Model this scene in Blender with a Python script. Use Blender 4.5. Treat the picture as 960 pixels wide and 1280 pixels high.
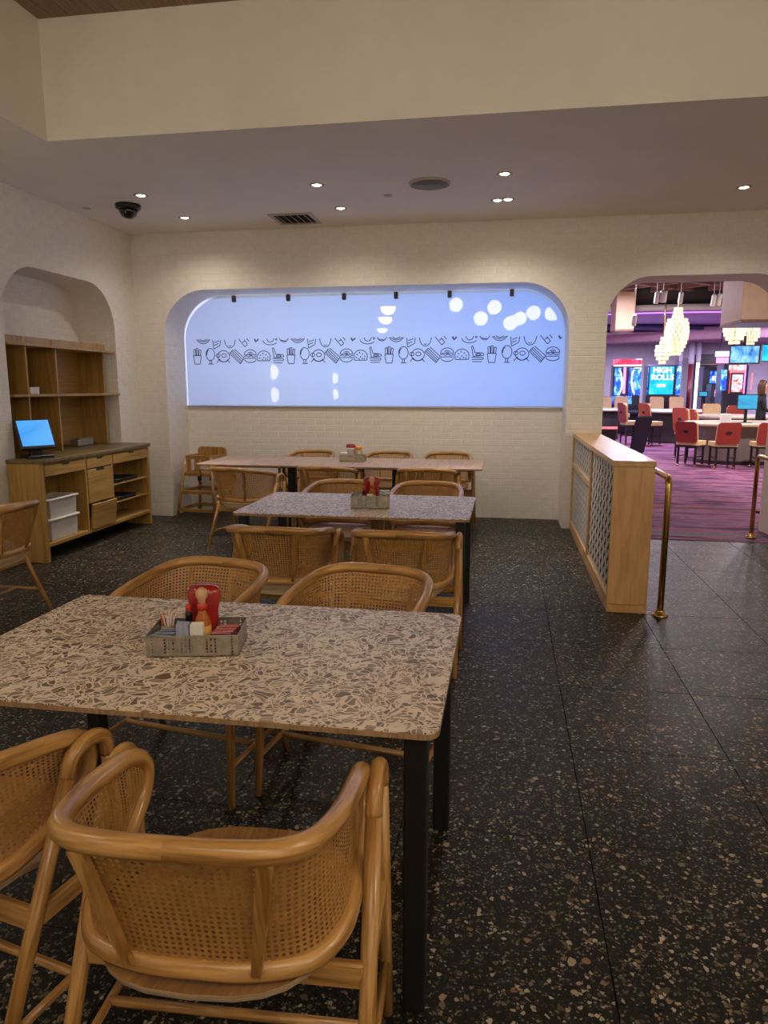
import bpy, bmesh, math, random
from mathutils import Vector, Matrix
rnd = random.Random(11)
PI = math.pi
R_ = math.radians
sc = bpy.context.scene
for o in list(bpy.data.objects):
    bpy.data.objects.remove(o, do_unlink=True)
C = sc.collection

# ------------------------------------------------------------------ camera, world, exposure
FPX, PITCH, YAW, HCAM = 890.0, math.radians(9.9), math.radians(9.6), 1.5
cd = bpy.data.cameras.new('camera'); cam = bpy.data.objects.new('camera', cd); C.objects.link(cam)
cd.sensor_fit = 'HORIZONTAL'; cd.sensor_width = 36.0; cd.lens = 36.0 * FPX / 960.0
cd.clip_start = 0.05; cd.clip_end = 200
cam.location = (0, 0, HCAM); cam.rotation_euler = (PI / 2 - PITCH, 0, YAW)
sc.camera = cam
w = bpy.data.worlds.new('world'); sc.world = w; w.use_nodes = True
w.node_tree.nodes['Background'].inputs[0].default_value = (0.30, 0.25, 0.35, 1)
w.node_tree.nodes['Background'].inputs[1].default_value = 0.03
vs = sc.view_settings
vs.view_transform = 'Standard'; vs.look = 'None'; vs.gamma = 1.0; vs.use_curve_mapping = False
vs.exposure = 0.10
sc.cycles.max_bounces = 8

def area(name, loc, rot, sx, sy, col, watts):
    l = bpy.data.lights.new(name, 'AREA'); l.shape = 'RECTANGLE'; l.size = sx; l.size_y = sy
    l.color = col; l.energy = watts
    o = bpy.data.objects.new(name, l); C.objects.link(o); o.location = loc; o.rotation_euler = rot
    return o
# added backlights in the unseen light box behind the frosted window (they face the glass)
for x, col, e in ((-3.3, (0.56, 0.62, 1.0), 25), (-2.1, (0.46, 0.66, 1.0), 26), (-0.8, (0.46, 0.54, 1.0), 25), (0.35, (0.15, 0.36, 1.0), 33)):
    area('window_backlight', (x, 9.75, 1.9), (-PI / 2, 0, 0), 1.0, 1.5, col, e)
# added fill lights that brighten the gaming hall from under its ceiling
for x, y, col, e in ((3.4, 11.0, (1.0, 0.84, 0.72), 70), (5.5, 14.5, (1.0, 0.86, 0.82), 210), (2.6, 17.5, (0.94, 0.82, 0.95), 190), (8.5, 17.0, (1.0, 0.86, 0.82), 260),
                     (4.0, 22.5, (0.85, 0.72, 1.0), 260), (8.0, 22.5, (0.85, 0.72, 1.0), 260), (5.0, 28.0, (0.80, 0.72, 1.0), 260), (9.0, 28.0, (0.80, 0.72, 1.0), 260)):
    area('hall_fill_light', (x, y, 3.8 if y < 20 else (3.4 if y < 24 else 3.22)), (0, 0, 0), 0.3, 0.3, col, e)

def ray(u, v):
    f = Vector((-math.sin(YAW) * math.cos(PITCH), math.cos(YAW) * math.cos(PITCH), -math.sin(PITCH)))
    r = Vector((math.cos(YAW), math.sin(YAW), 0)); up = r.cross(f)
    return f + r * ((u - 480) / FPX) - up * ((v - 640) / FPX)
def at_y(u, v, y):
    d = ray(u, v); return d * (y / d.y) + Vector((0, 0, HCAM))
def at_x(u, v, x):
    d = ray(u, v); return d * (x / d.x) + Vector((0, 0, HCAM))
def at_z(u, v, z):
    d = ray(u, v); return d * ((z - HCAM) / d.z) + Vector((0, 0, HCAM))

# ------------------------------------------------------------------ mesh helpers
class MB:
    def __init__(s): s.v = []; s.f = []; s.uv = []; s.sm = []; s.mi = []
    def add(s, vs_, fs, uvs=None, smooth=False, mi=0):
        b = len(s.v); s.v += [Vector(p) for p in vs_]
        for k, f in enumerate(fs):
            s.f.append([b + i for i in f]); s.sm.append(smooth); s.mi.append(mi)
            s.uv.append(uvs[k] if uvs else None)
        return s
    def box(s, c, size, rot=None, bev=0.0, mi=0, grain=None):
        c = Vector(c); h = [d / 2 for d in size]; bev = min(bev, min(h) * 0.9)
        P = []; F = []
        if bev <= 0:
            idx = {}
            for i, (a, b, d) in enumerate([(a, b, d) for a in (-1, 1) for b in (-1, 1) for d in (-1, 1)]):
                P.append(Vector((a * h[0], b * h[1], d * h[2]))); idx[(a, b, d)] = i
            for ax in range(3):
                for sg in (-1, 1):
                    q = []
                    for p, r in ((-1, -1), (1, -1), (1, 1), (-1, 1)):
                        k = [0, 0, 0]; k[ax] = sg; k[(ax + 1) % 3] = p; k[(ax + 2) % 3] = r; q.append(idx[tuple(k)])
                    F.append(q if sg > 0 else q[::-1])
        else:
            idx = {}
            for sg in [(a, b, d) for a in (-1, 1) for b in (-1, 1) for d in (-1, 1)]:
                for ax in range(3):
                    p = [sg[k] * (h[k] - (0 if k == ax else bev)) for k in range(3)]
                    idx[(sg, ax)] = len(P); P.append(Vector(p))
            def sgn(ax, s1, o1, a1, o2, a2):
                k = [0, 0, 0]; k[ax] = s1; k[o1] = a1; k[o2] = a2; return tuple(k)
            for ax in range(3):
                o1, o2 = (ax + 1) % 3, (ax + 2) % 3
                for s1 in (-1, 1):
                    q = [idx[(sgn(ax, s1, o1, p, o2, r), ax)] for p, r in ((-1, -1), (1, -1), (1, 1), (-1, 1))]
                    F.append(q if s1 > 0 else q[::-1])
                for a1 in (-1, 1):
                    for a2 in (-1, 1):
                        k0, k1 = sgn(ax, -1, o1, a1, o2, a2), sgn(ax, 1, o1, a1, o2, a2)
                        q = [idx[(k0, o1)], idx[(k1, o1)], idx[(k1, o2)], idx[(k0, o2)]]
                        F.append(q if a1 * a2 < 0 else q[::-1])
            for sg in [(a, b, d) for a in (-1, 1) for b in (-1, 1) for d in (-1, 1)]:
                q = [idx[(sg, 0)], idx[(sg, 1)], idx[(sg, 2)]]
                F.append(q if sg[0] * sg[1] * sg[2] > 0 else q[::-1])
        g = grain if grain is not None else max(range(3), key=lambda k: size[k])
        a, b = [k for k in range(3) if k != g]
        ju, jv = rnd.random() * 7, rnd.random() * 7
        uvs = [[(P[i][a] + P[i][b] * 0.83 + ju, P[i][g] + jv) for i in f] for f in F]
        V = [(rot @ p if rot else p) + c for p in P]
        return s.add(V, F, uvs, False, mi)
    def tube(s, path, r, n=10, closed=False, caps=True, mi=0, squash=1.0):
        pts = [Vector(p) for p in path]; m = len(pts)
        rr = r if isinstance(r, (list, tuple)) else [r] * m
        T = []
        for i in range(m):
            a = pts[(i - 1) % m] if (closed or i > 0) else pts[i]
            b = pts[(i + 1) % m] if (closed or i < m - 1) else pts[i]
            T.append((b - a).normalized())
        ref = Vector((0, 0, 1)) if abs(T[0].z) < 0.9 else Vector((1, 0, 0))
        N = (ref - T[0] * ref.dot(T[0])).normalized()
        V = []; L = 0.0; ju, jv = rnd.random() * 7, rnd.random() * 7; Ls = []
        for i in range(m):
            if i: L += (pts[i] - pts[i - 1]).length
            Ls.append(L)
            N = (N - T[i] * N.dot(T[i])); N.normalize(); B = T[i].cross(N)
            for k in range(n):
                a = 2 * PI * k / n
                V.append(pts[i] + (N * math.cos(a) * squash + B * math.sin(a)) * rr[i])
        F = []; U = []
        for i in range(m if closed else m - 1):
            j = (i + 1) % m; l1 = Ls[j] if j else L + 0.02
            for k in range(n):
                k2 = (k + 1) % n
                F.append([i * n + k, i * n + k2, j * n + k2, j * n + k])
                u0, u1 = ju + 0.1 * k / n, ju + 0.1 * (k + 1) / n
                U.append([(u0, jv + Ls[i]), (u1, jv + Ls[i]), (u1, jv + l1), (u0, jv + l1)])
        s.add(V, F, U, True, mi)
        if caps and not closed:
            b = len(s.v) - len(V)
            for i, rev in ((0, True), (m - 1, False)):
                q = [b + i * n + k for k in range(n)]
                s.f.append(q[::-1] if rev else q); s.sm.append(False); s.mi.append(mi); s.uv.append([(ju, jv)] * n)
        return s
    def lathe(s, prof, c=(0, 0, 0), n=16, mi=0, smooth=True, rot=None):
        c = Vector(c); V = []; F = []
        for r, z in prof:
            for k in range(n):
                a = 2 * PI * k / n; p = Vector((max(r, 1e-4) * math.cos(a), max(r, 1e-4) * math.sin(a), z))
                V.append((rot @ p if rot else p) + c)
        for i in range(len(prof) - 1):
            for k in range(n):
                k2 = (k + 1) % n; F.append([i * n + k, i * n + k2, (i + 1) * n + k2, (i + 1) * n + k])
        U = [[(k / n * 0.2, i * 0.1)] * 4 for i in range(len(prof) - 1) for k in range(n)]
        s.add(V, F, U, smooth, mi)
        b = len(s.v) - len(V)
        for i, rev in ((0, True), (len(prof) - 1, False)):
            q = [b + i * n + k for k in range(n)]
            s.f.append(q[::-1] if rev else q); s.sm.append(False); s.mi.append(mi); s.uv.append(None)
        return s
    def prism(s, poly, d0, d1, mp, mi=0, smooth_side=False):
        n = len(poly); V = [mp(u, v, d0) for u, v in poly] + [mp(u, v, d1) for u, v in poly]
        U0 = [(u, v) for u, v in poly]
        F = [list(range(n))[::-1], [n + i for i in range(n)]]; U = [U0[::-1], U0]
        for i in range(n):
            j = (i + 1) % n; F.append([i, j, n + j, n + i]); U.append([U0[i], U0[j], U0[j], U0[i]])
        b = len(s.f); s.add(V, F, U, False, mi)
        if smooth_side:
            for k in range(b + 2, b + 2 + n): s.sm[k] = True
        return s
    def mesh(s, name, mats, recalc=True):
        me = bpy.data.meshes.new(name); me.from_pydata([tuple(v) for v in s.v], [], s.f)
        ul = me.uv_layers.new(name='UVMap')
        for p in me.polygons:
            p.use_smooth = s.sm[p.index]; p.material_index = s.mi[p.index]
            uv = s.uv[p.index]
            if uv:
                for k, li in enumerate(p.loop_indices): ul.data[li].uv = uv[k]
            else:
                for k, li in enumerate(p.loop_indices):
                    co = s.v[s.f[p.index][k]]; ul.data[li].uv = (co.x + co.y * 0.7, co.z)
        if recalc:
            bm = bmesh.new(); bm.from_mesh(me); bmesh.ops.recalc_face_normals(bm, faces=bm.faces[:]); bm.to_mesh(me); bm.free()
        for m in (mats if isinstance(mats, (list, tuple)) else [mats]): me.materials.append(m)
        return me
    def build(s, name, mats, parent=None, recalc=True):
        o = bpy.data.objects.new(name, s.mesh(name, mats, recalc)); C.objects.link(o)
        if parent: o.parent = parent
        return o

def tag(o, label=None, cat=None, group=None, kind=None):
    if label: o['label'] = label
    if cat: o['category'] = cat
    if group: o['group'] = group
    if kind: o['kind'] = kind
    return o
def thing(name, label, cat, loc=(0, 0, 0), rz=0.0, group=None):
    o = bpy.data.objects.new(name, None); C.objects.link(o); o.empty_display_size = 0.1
    o.location = loc; o.rotation_euler = (0, 0, rz)
    return tag(o, label, cat, group)
def copy_tree(o, parent=None):
    c = o.copy(); C.objects.link(c); c.parent = parent
    for ch in o.children: copy_tree(ch, c)
    return c
def dup(o, loc, rz, label, group=None, scale=None):
    c = copy_tree(o); c.location = loc; c.rotation_euler = (0, 0, rz); c['label'] = label
    if group: c['group'] = group
    if scale: c.scale = scale
    return c
def XYZ(x, y, z): return Vector((x, y, z))
def catmull(P, n=6, closed=False):
    P = [Vector(p) for p in P]; out = []; m = len(P)
    for i in range(m if closed else m - 1):
        p0 = P[(i - 1) % m] if (closed or i) else P[0]; p1 = P[i]; p2 = P[(i + 1) % m]
        p3 = P[(i + 2) % m] if (closed or i + 2 < m) else P[-1]
        for k in range(n):
            t = k / n
            out.append(0.5 * ((2 * p1) + (p2 - p0) * t + (2 * p0 - 5 * p1 + 4 * p2 - p3) * t * t + (3 * p1 - p0 - 3 * p2 + p3) * t ** 3))
    if not closed: out.append(P[-1])
    return out
def rounded(u0, u1, v0, v1, r, n=5, corners=(1, 1, 1, 1)):
    out = []
    for k, (cu, cv, a0) in enumerate(((u1 - r, v1 - r, 0), (u0 + r, v1 - r, 90), (u0 + r, v0 + r, 180), (u1 - r, v0 + r, 270))):
        if corners[k]:
            for i in range(n + 1):
                a = math.radians(a0 + 90 * i / n); out.append((cu + r * math.cos(a), cv + r * math.sin(a)))
        else:
            out.append((u1 if k in (0, 3) else u0, v1 if k < 2 else v0))
    return out
def holey(mb, fn, nu, nv, hole, stagger=False, mi=0, ns=8, smooth=True):
    """a sheet fn(u,v), u,v in 0..1, of nu x nv cells, each with a hole given by hole(i,j) -> (ru, rv) in cell halves"""
    def quad(u0, u1, v0, v1):
        mb.add([fn(u0, v0), fn(u1, v0), fn(u1, v1), fn(u0, v1)], [[0, 1, 2, 3]], None, smooth, mi)
    for i in range(nu):
        rows = []
        if stagger and i % 2:
            quad(i / nu, (i + 1) / nu, 0, 0.5 / nv); quad(i / nu, (i + 1) / nu, 1 - 0.5 / nv, 1)
            rows = [(j + 0.5) for j in range(nv - 1)]
        else: rows = list(range(nv))
        for j in rows:
            u0, v0 = i / nu, j / nv; du, dv = 1 / nu, 1 / nv
            h = hole(i, int(j))
            if not h or h[0] <= 0: quad(u0, u0 + du, v0, v0 + dv); continue
            V = []; ring = [(1, 0), (1, 1), (0, 1), (-1, 1), (-1, 0), (-1, -1), (0, -1), (1, -1)]
            for a, b in ring: V.append(fn(u0 + du * (0.5 + a * 0.5), v0 + dv * (0.5 + b * 0.5)))
            for k in range(8):
                t = PI * k / 4; V.append(fn(u0 + du * (0.5 + 0.5 * h[0] * math.cos(t)), v0 + dv * (0.5 + 0.5 * h[1] * math.sin(t))))
            mb.add(V, [[k, (k + 1) % 8, 8 + (k + 1) % 8, 8 + k] for k in range(8)], None, smooth, mi)
    return mb
def weld(me):
    bm = bmesh.new(); bm.from_mesh(me); bmesh.ops.remove_doubles(bm, verts=bm.verts[:], dist=1e-5); bm.to_mesh(me); bm.free()

# ------------------------------------------------------------------ materials
def nodes(name):
    m = bpy.data.materials.new(name); m.use_nodes = True; nt = m.node_tree
    b = nt.nodes['Principled BSDF']
    return m, nt, b
def lnk(nt, a, b): nt.links.new(a, b)
def N(nt, t, **kw):
    n = nt.nodes.new(t)
    for k, v in kw.items(): setattr(n, k, v)
    return n
def ramp(nt, fac, stops, interp='LINEAR'):
    r = N(nt, 'ShaderNodeValToRGB'); r.color_ramp.interpolation = interp
    e = r.color_ramp.elements
    while len(e) < len(stops): e.new(0.5)
    for k, (p, c) in enumerate(stops): e[k].position = p; e[k].color = (*c, 1)
    lnk(nt, fac, r.inputs[0]); return r.outputs[0]
def coords(nt, kind='Object', scale=(1, 1, 1), rot=(0, 0, 0)):
    t = N(nt, 'ShaderNodeTexCoord'); mp = N(nt, 'ShaderNodeMapping')
    mp.inputs['Scale'].default_value = scale; mp.inputs['Rotation'].default_value = rot
    if kind == 'World':
        g = N(nt, 'ShaderNodeNewGeometry'); lnk(nt, g.outputs['Position'], mp.inputs[0])
    else: lnk(nt, t.outputs[kind], mp.inputs[0])
    return mp.outputs[0]
def noise(nt, vec, scale, detail=3, rough=0.55, dist=0.0):
    n = N(nt, 'ShaderNodeTexNoise'); lnk(nt, vec, n.inputs['Vector'])
    n.inputs['Scale'].default_value = scale; n.inputs['Detail'].default_value = detail
    n.inputs['Roughness'].default_value = rough; n.inputs['Distortion'].default_value = dist
    return n.outputs['Fac']
def bump(nt, b, h, strength=0.2, dist=0.01):
    n = N(nt, 'ShaderNodeBump'); n.inputs['Strength'].default_value = strength; n.inputs['Distance'].default_value = dist
    lnk(nt, h, n.inputs['Height']); lnk(nt, n.outputs[0], b.inputs['Normal'])
def mixc(nt, fac, a, b):
    m = N(nt, 'ShaderNodeMix', data_type='RGBA')
    for s, v in ((0, fac), (6, a), (7, b)):
        if hasattr(v, 'links'): lnk(nt, v, m.inputs[s])
        elif s == 0: m.inputs[0].default_value = v
        else: m.inputs[s].default_value = (*v, 1)
    return m.outputs[2]
def mth(nt, op, a, b=None):
    m = N(nt, 'ShaderNodeMath', operation=op)
    for s, v in ((0, a), (1, b)):
        if v is None: continue
        if hasattr(v, 'links'): lnk(nt, v, m.inputs[s])
        else: m.inputs[s].default_value = v
    return m.outputs[0]

def plain(name, col, rough=0.5, metal=0.0, var=0.06, scale=8, bmp=0.0, coat=0.0, spec=0.5):
    m, nt, b = nodes(name)
    f = noise(nt, coords(nt), scale, 4)
    lo = tuple(max(0, c * (1 - var)) for c in col); hi = tuple(min(1, c * (1 + var)) for c in col)
    lnk(nt, ramp(nt, f, [(0.3, lo), (0.7, hi)]), b.inputs['Base Color'])
    b.inputs['Roughness'].default_value = rough; b.inputs['Metallic'].default_value = metal
    b.inputs['Specular IOR Level'].default_value = spec
    if coat: b.inputs['Coat Weight'].default_value = coat; b.inputs['Coat Roughness'].default_value = 0.15
    if bmp: bump(nt, b, noise(nt, coords(nt), scale * 6, 3), bmp, 0.004)
    return m
def wood(name, c0, c1, c2, rough=0.38, gu=90, gv=5, coat=0.25, bmp=0.08):
    m, nt, b = nodes(name)
    uv = coords(nt, 'UV', (gu, gv, 1)); uv2 = coords(nt, 'UV', (gu * 0.22, gv * 0.35, 1))
    f1 = noise(nt, uv, 1.0, 4, 0.6, 0.4); f2 = noise(nt, uv2, 1.0, 3, 0.5, 1.5)
    f = mth(nt, 'ADD', mth(nt, 'MULTIPLY', f1, 0.5), mth(nt, 'MULTIPLY', f2, 0.5))
    lnk(nt, ramp(nt, f, [(0.40, c0), (0.5, c1), (0.60, c2)]), b.inputs['Base Color'])
    b.inputs['Roughness'].default_value = rough
    b.inputs['Coat Weight'].default_value = coat; b.inputs['Coat Roughness'].default_value = 0.2
    bump(nt, b, f1, bmp, 0.002)
    return m
def emit(name, col, strength):
    m, nt, b = nodes(name)
    b.inputs['Base Color'].default_value = (*col, 1); b.inputs['Emission Color'].default_value = (*col, 1)
    b.inputs['Emission Strength'].default_value = strength; b.inputs['Roughness'].default_value = 0.3
    return m
def cells(nt, vec, scale, keep, edge, rnd_=1.0):
    """angular chips: mask and random value of a share of voronoi cells, with a gap between them"""
    v1 = N(nt, 'ShaderNodeTexVoronoi', feature='DISTANCE_TO_EDGE'); v2 = N(nt, 'ShaderNodeTexVoronoi', feature='F1')
    for v in (v1, v2):
        lnk(nt, vec, v.inputs['Vector']); v.inputs['Scale'].default_value = scale; v.inputs['Randomness'].default_value = rnd_
    sp = N(nt, 'ShaderNodeSeparateColor'); lnk(nt, v2.outputs['Color'], sp.inputs[0])
    inside = mth(nt, 'GREATER_THAN', v1.outputs['Distance'], mth(nt, 'ADD', mth(nt, 'MULTIPLY', sp.outputs[1], edge), edge * 0.5))
    pick = mth(nt, 'LESS_THAN', sp.outputs[0], keep)
    return mth(nt, 'MULTIPLY', inside, pick), sp.outputs[2]
def floor_terrazzo():
    m, nt, b = nodes('dark_terrazzo')
    vec = coords(nt, 'World')
    base = ramp(nt, noise(nt, vec, 2.2, 5), [(0.3, (0.005, 0.004, 0.002)), (0.7, (0.011, 0.009, 0.005))])
    col = base
    for sca, keep, edge, pal in ((150, 0.30, 0.10, [(0, (0.022, 0.019, 0.012)), (0.6, (0.07, 0.060, 0.040)), (1, (0.22, 0.18, 0.125))]),
                                 (85, 0.22, 0.12, [(0, (0.05, 0.042, 0.028)), (0.5, (0.17, 0.14, 0.095)), (1, (0.42, 0.36, 0.26))]),
                                 (52, 0.10, 0.14, [(0, (0.07, 0.055, 0.035)), (0.4, (0.20, 0.16, 0.10)), (0.75, (0.22, 0.13, 0.055)), (1, (0.48, 0.41, 0.30))])):
        msk, r = cells(nt, vec, sca, keep, edge)
        col = mixc(nt, msk, col, ramp(nt, r, pal))
    lnk(nt, col, b.inputs['Base Color'])
    rg = noise(nt, vec, 3.5, 4)
    rr = N(nt, 'ShaderNodeMapRange'); lnk(nt, rg, rr.inputs[0]); rr.inputs[3].default_value = 0.40; rr.inputs[4].default_value = 0.55
    lnk(nt, rr.outputs[0], b.inputs['Roughness']); b.inputs['Specular IOR Level'].default_value = 0.26
    return m
def table_terrazzo():
    m, nt, b = nodes('cream_terrazzo')
    pos = coords(nt)
    n = N(nt, 'ShaderNodeTexNoise'); lnk(nt, pos, n.inputs['Vector']); n.inputs['Scale'].default_value = 13; n.inputs['Detail'].default_value = 1
    v = N(nt, 'ShaderNodeVectorMath', operation='SUBTRACT'); lnk(nt, n.outputs['Color'], v.inputs[0]); v.inputs[1].default_value = (0.5, 0.5, 0.5)
    sc_ = N(nt, 'ShaderNodeVectorMath', operation='MULTIPLY'); lnk(nt, v.outputs[0], sc_.inputs[0]); sc_.inputs[1].default_value = (0.085, 0.085, 0.0)
    ad = N(nt, 'ShaderNodeVectorMath', operation='ADD'); lnk(nt, pos, ad.inputs[0]); lnk(nt, sc_.outputs[0], ad.inputs[1])
    wv = ad.outputs[0]
    col = ramp(nt, noise(nt, pos, 30, 3), [(0.3, (0.66, 0.54, 0.42)), (0.7, (0.76, 0.64, 0.51))])
    pal = [(0, (0.135, 0.084, 0.046)), (0.5, (0.235, 0.155, 0.092)), (0.85, (0.33, 0.235, 0.15)), (1, (0.45, 0.34, 0.24))]
    big, r1 = cells(nt, wv, 52, 0.62, 0.085)
    small, r2 = cells(nt, wv, 118, 0.42, 0.10)
    sm = mth(nt, 'MULTIPLY', small, mth(nt, 'SUBTRACT', 1.0, cells(nt, wv, 52, 0.62, -0.2)[0]))
    col = mixc(nt, sm, col, ramp(nt, r2, pal)); col = mixc(nt, big, col, ramp(nt, r1, pal))
    lnk(nt, col, b.inputs['Base Color']); b.inputs['Roughness'].default_value = 0.38
    return m
def carpet_mat():
    m, nt, b = nodes('purple_carpet')
    v1 = coords(nt, 'World', (0.55, 2.6, 1), (0, 0, 0.25)); v2 = coords(nt, 'World', (1.6, 7.5, 1), (0, 0, 0.35)); v3 = coords(nt, 'World', (1.0, 5.0, 1), (0, 0, -0.5))
    f = mth(nt, 'ADD', mth(nt, 'MULTIPLY', noise(nt, v1, 1.0, 5, 0.62, 0.8), 0.55), mth(nt, 'MULTIPLY', noise(nt, v2, 1.0, 4, 0.6, 0.5), 0.45))
    col = ramp(nt, f, [(0.36, (0.020, 0.012, 0.045)), (0.44, (0.075, 0.030, 0.095)), (0.49, (0.20, 0.065, 0.135)), (0.53, (0.32, 0.125, 0.19)), (0.58, (0.11, 0.075, 0.20)), (0.66, (0.38, 0.25, 0.32))])
    ln = ramp(nt, noise(nt, v3, 1.3, 3, 0.5, 1.2), [(0.485, (0, 0, 0)), (0.5, (1, 1, 1)), (0.515, (0, 0, 0))])
    col = mixc(nt, mth(nt, 'MULTIPLY', ln, 0.35), col, (0.36, 0.22, 0.33))
    lnk(nt, col, b.inputs['Base Color']); b.inputs['Roughness'].default_value = 0.9
    b.inputs['Specular IOR Level'].default_value = 0.15
    bump(nt, b, noise(nt, coords(nt, 'World'), 160, 2), 0.3, 0.004)
    return m
def frosted():
    m, nt, b = nodes('frosted_film_glass'); nt.nodes.remove(b)
    out = nt.nodes['Material Output']
    tr = N(nt, 'ShaderNodeBsdfTranslucent'); tr.inputs[0].default_value = (0.88, 0.90, 0.95, 1)
    gl = N(nt, 'ShaderNodeBsdfGlossy'); gl.inputs['Roughness'].default_value = 0.0
    fr = N(nt, 'ShaderNodeFresnel'); fr.inputs[0].default_value = 1.6
    mx = N(nt, 'ShaderNodeMixShader'); lnk(nt, fr.outputs[0], mx.inputs[0]); lnk(nt, tr.outputs[0], mx.inputs[1]); lnk(nt, gl.outputs[0], mx.inputs[2])
    lnk(nt, mx.outputs[0], out.inputs[0])
    return m
def screen_mat(name, stops, scale, strength, dirv=(0, 0, 1)):
    """a lit display: blocks and streaks of colour"""
    m, nt, b = nodes(name)
    f = noise(nt, coords(nt, 'Object', scale), 1.0, 3, 0.6, 0.6)
    c = ramp(nt, f, stops)
    b.inputs['Base Color'].default_value = (0.01, 0.01, 0.012, 1); b.inputs['Roughness'].default_value = 0.2
    lnk(nt, c, b.inputs['Emission Color']); b.inputs['Emission Strength'].default_value = strength
    return m
def glassy(name, col, rough=0.15, trans=0.6):
    m, nt, b = nodes(name)
    b.inputs['Base Color'].default_value = (*col, 1); b.inputs['Roughness'].default_value = rough
    b.inputs['Transmission Weight'].default_value = trans; b.inputs['IOR'].default_value = 1.4
    return m

M = {}
M['brick'] = plain('white_painted_brick', (0.80, 0.755, 0.69), 0.62, var=0.05, scale=14, bmp=0.35)
M['joint'] = plain('white_painted_mortar', (0.79, 0.745, 0.68), 0.66, var=0.04, scale=20, bmp=0.3)
M['ceil'] = plain('ceiling_paint', (0.86, 0.815, 0.765), 0.8, var=0.03, scale=2, bmp=0.08)
M['tray'] = plain('cream_tray_paint', (0.80, 0.745, 0.65), 0.75, var=0.03, scale=3, bmp=0.1)
M['trayw'] = wood('tray_ceiling_wood', (0.16, 0.08, 0.035), (0.24, 0.13, 0.06), (0.30, 0.17, 0.08), 0.5)
M['floor'] = floor_terrazzo()
M['slab'] = plain('floor_joint', (0.006, 0.005, 0.004), 0.7)
M['ttop'] = table_terrazzo()
M['oak'] = wood('honey_oak', (0.26, 0.118, 0.026), (0.43, 0.222, 0.062), (0.56, 0.32, 0.11), 0.30)
M['oakseat'] = wood('oak_seat', (0.25, 0.118, 0.032), (0.34, 0.175, 0.055), (0.41, 0.225, 0.08), 0.4)
M['oakedge'] = wood('pale_ply_edge', (0.42, 0.29, 0.16), (0.55, 0.40, 0.24), (0.62, 0.47, 0.30), 0.5)
M['cane'] = plain('woven_cane', (0.42, 0.21, 0.056), 0.5, var=0.18, scale=60)
M['tedge'] = wood('table_edge_wood', (0.22, 0.13, 0.065), (0.30, 0.185, 0.095), (0.37, 0.235, 0.125), 0.45)
M['blackmet'] = plain('black_steel', (0.006, 0.006, 0.007), 0.45, var=0.1)
M['pinkwood'] = wood('pale_table_laminate', (0.36, 0.22, 0.14), (0.45, 0.29, 0.20), (0.52, 0.36, 0.26), 0.4, 40, 3)
M['cab'] = wood('station_oak', (0.30, 0.165, 0.036), (0.38, 0.215, 0.052), (0.45, 0.27, 0.075), 0.45, 60, 3)
M['cabin'] = wood('station_oak_inside', (0.30, 0.165, 0.036), (0.38, 0.215, 0.052), (0.43, 0.26, 0.072), 0.5, 60, 3)
M['counter'] = plain('olive_stone_counter', (0.15, 0.112, 0.045), 0.28, var=0.25, scale=18)
M['div'] = wood('maple_panel', (0.50, 0.275, 0.105), (0.58, 0.335, 0.135), (0.65, 0.39, 0.17), 0.4, 30, 3)
M['lattice'] = plain('white_lattice', (0.58, 0.54, 0.48), 0.6, bmp=0.1)
M['dark'] = plain('dark_void', (0.02, 0.019, 0.018), 0.8)
M['greyback'] = plain('grey_panel_back', (0.36, 0.33, 0.30), 0.8)
M['brass'] = plain('brushed_brass', (0.62, 0.40, 0.13), 0.24, 1.0, var=0.06, scale=25)
M['galv'] = plain('galvanised_steel', (0.42, 0.39, 0.34), 0.42, 0.85, var=0.2, scale=35)
M['ketchup'] = plain('ketchup_red', (0.32, 0.012, 0.010), 0.22, coat=0.4)
M['white'] = plain('white_plastic', (0.72, 0.70, 0.67), 0.4)
M['bin'] = plain('cloudy_bin_plastic', (0.52, 0.49, 0.44), 0.4)
M['binrim'] = plain('white_bin_rim', (0.74, 0.71, 0.66), 0.4)
M['hot'] = glassy('hot_sauce_glass', (0.55, 0.16, 0.03), 0.12, 0.35)
M['yellow'] = plain('yellow_label', (0.72, 0.36, 0.035), 0.5, var=0.2)
M['orangecap'] = plain('orange_lid', (0.85, 0.34, 0.02), 0.4)
M['woodcap'] = plain('round_wooden_cap', (0.58, 0.33, 0.19), 0.5, var=0.12)
M['redband'] = plain('red_neck_band', (0.60, 0.05, 0.025), 0.4)
M['blackplastic'] = plain('black_plastic', (0.012, 0.012, 0.013), 0.35)
M['bluepkt'] = plain('blue_grey_paper', (0.27, 0.29, 0.40), 0.6, var=0.3, scale=90)
M['whitepkt'] = plain('white_paper', (0.66, 0.63, 0.58), 0.6, var=0.12, scale=90)
M['pinkpkt'] = plain('pink_paper', (0.60, 0.21, 0.21), 0.6, var=0.25, scale=90)
M['jar'] = glassy('clear_jar', (0.75, 0.66, 0.45), 0.1, 0.6)
M['label'] = plain('white_bottle_label', (0.62, 0.54, 0.55), 0.5, var=0.15, scale=70)
M['bulb'] = emit('warm_lamp', (1.0, 0.83, 0.62), 26)
M['globe'] = emit('opal_globe', (1.0, 0.87, 0.69), 12.0)
M['bowl'] = emit('opal_bowl', (1.0, 0.87, 0.69), 27.0)
M['sconce'] = emit('opal_wall_lamp', (1.0, 0.86, 0.66), 9.0)
M['chrome'] = plain('satin_chrome', (0.75, 0.73, 0.70), 0.2, 1.0)
M['carpet'] = carpet_mat()
M['glass'] = frosted()
M['ink'] = plain('dark_line_print', (0.035, 0.035, 0.07), 0.6)
M['alu'] = plain('aluminium_sill', (0.55, 0.55, 0.56), 0.35, 0.8)
M['bracket'] = plain('bronze_clip', (0.10, 0.085, 0.06), 0.4, 0.6)
M['grille'] = plain('speaker_grille_paint', (0.36, 0.33, 0.30), 0.7)
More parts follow.
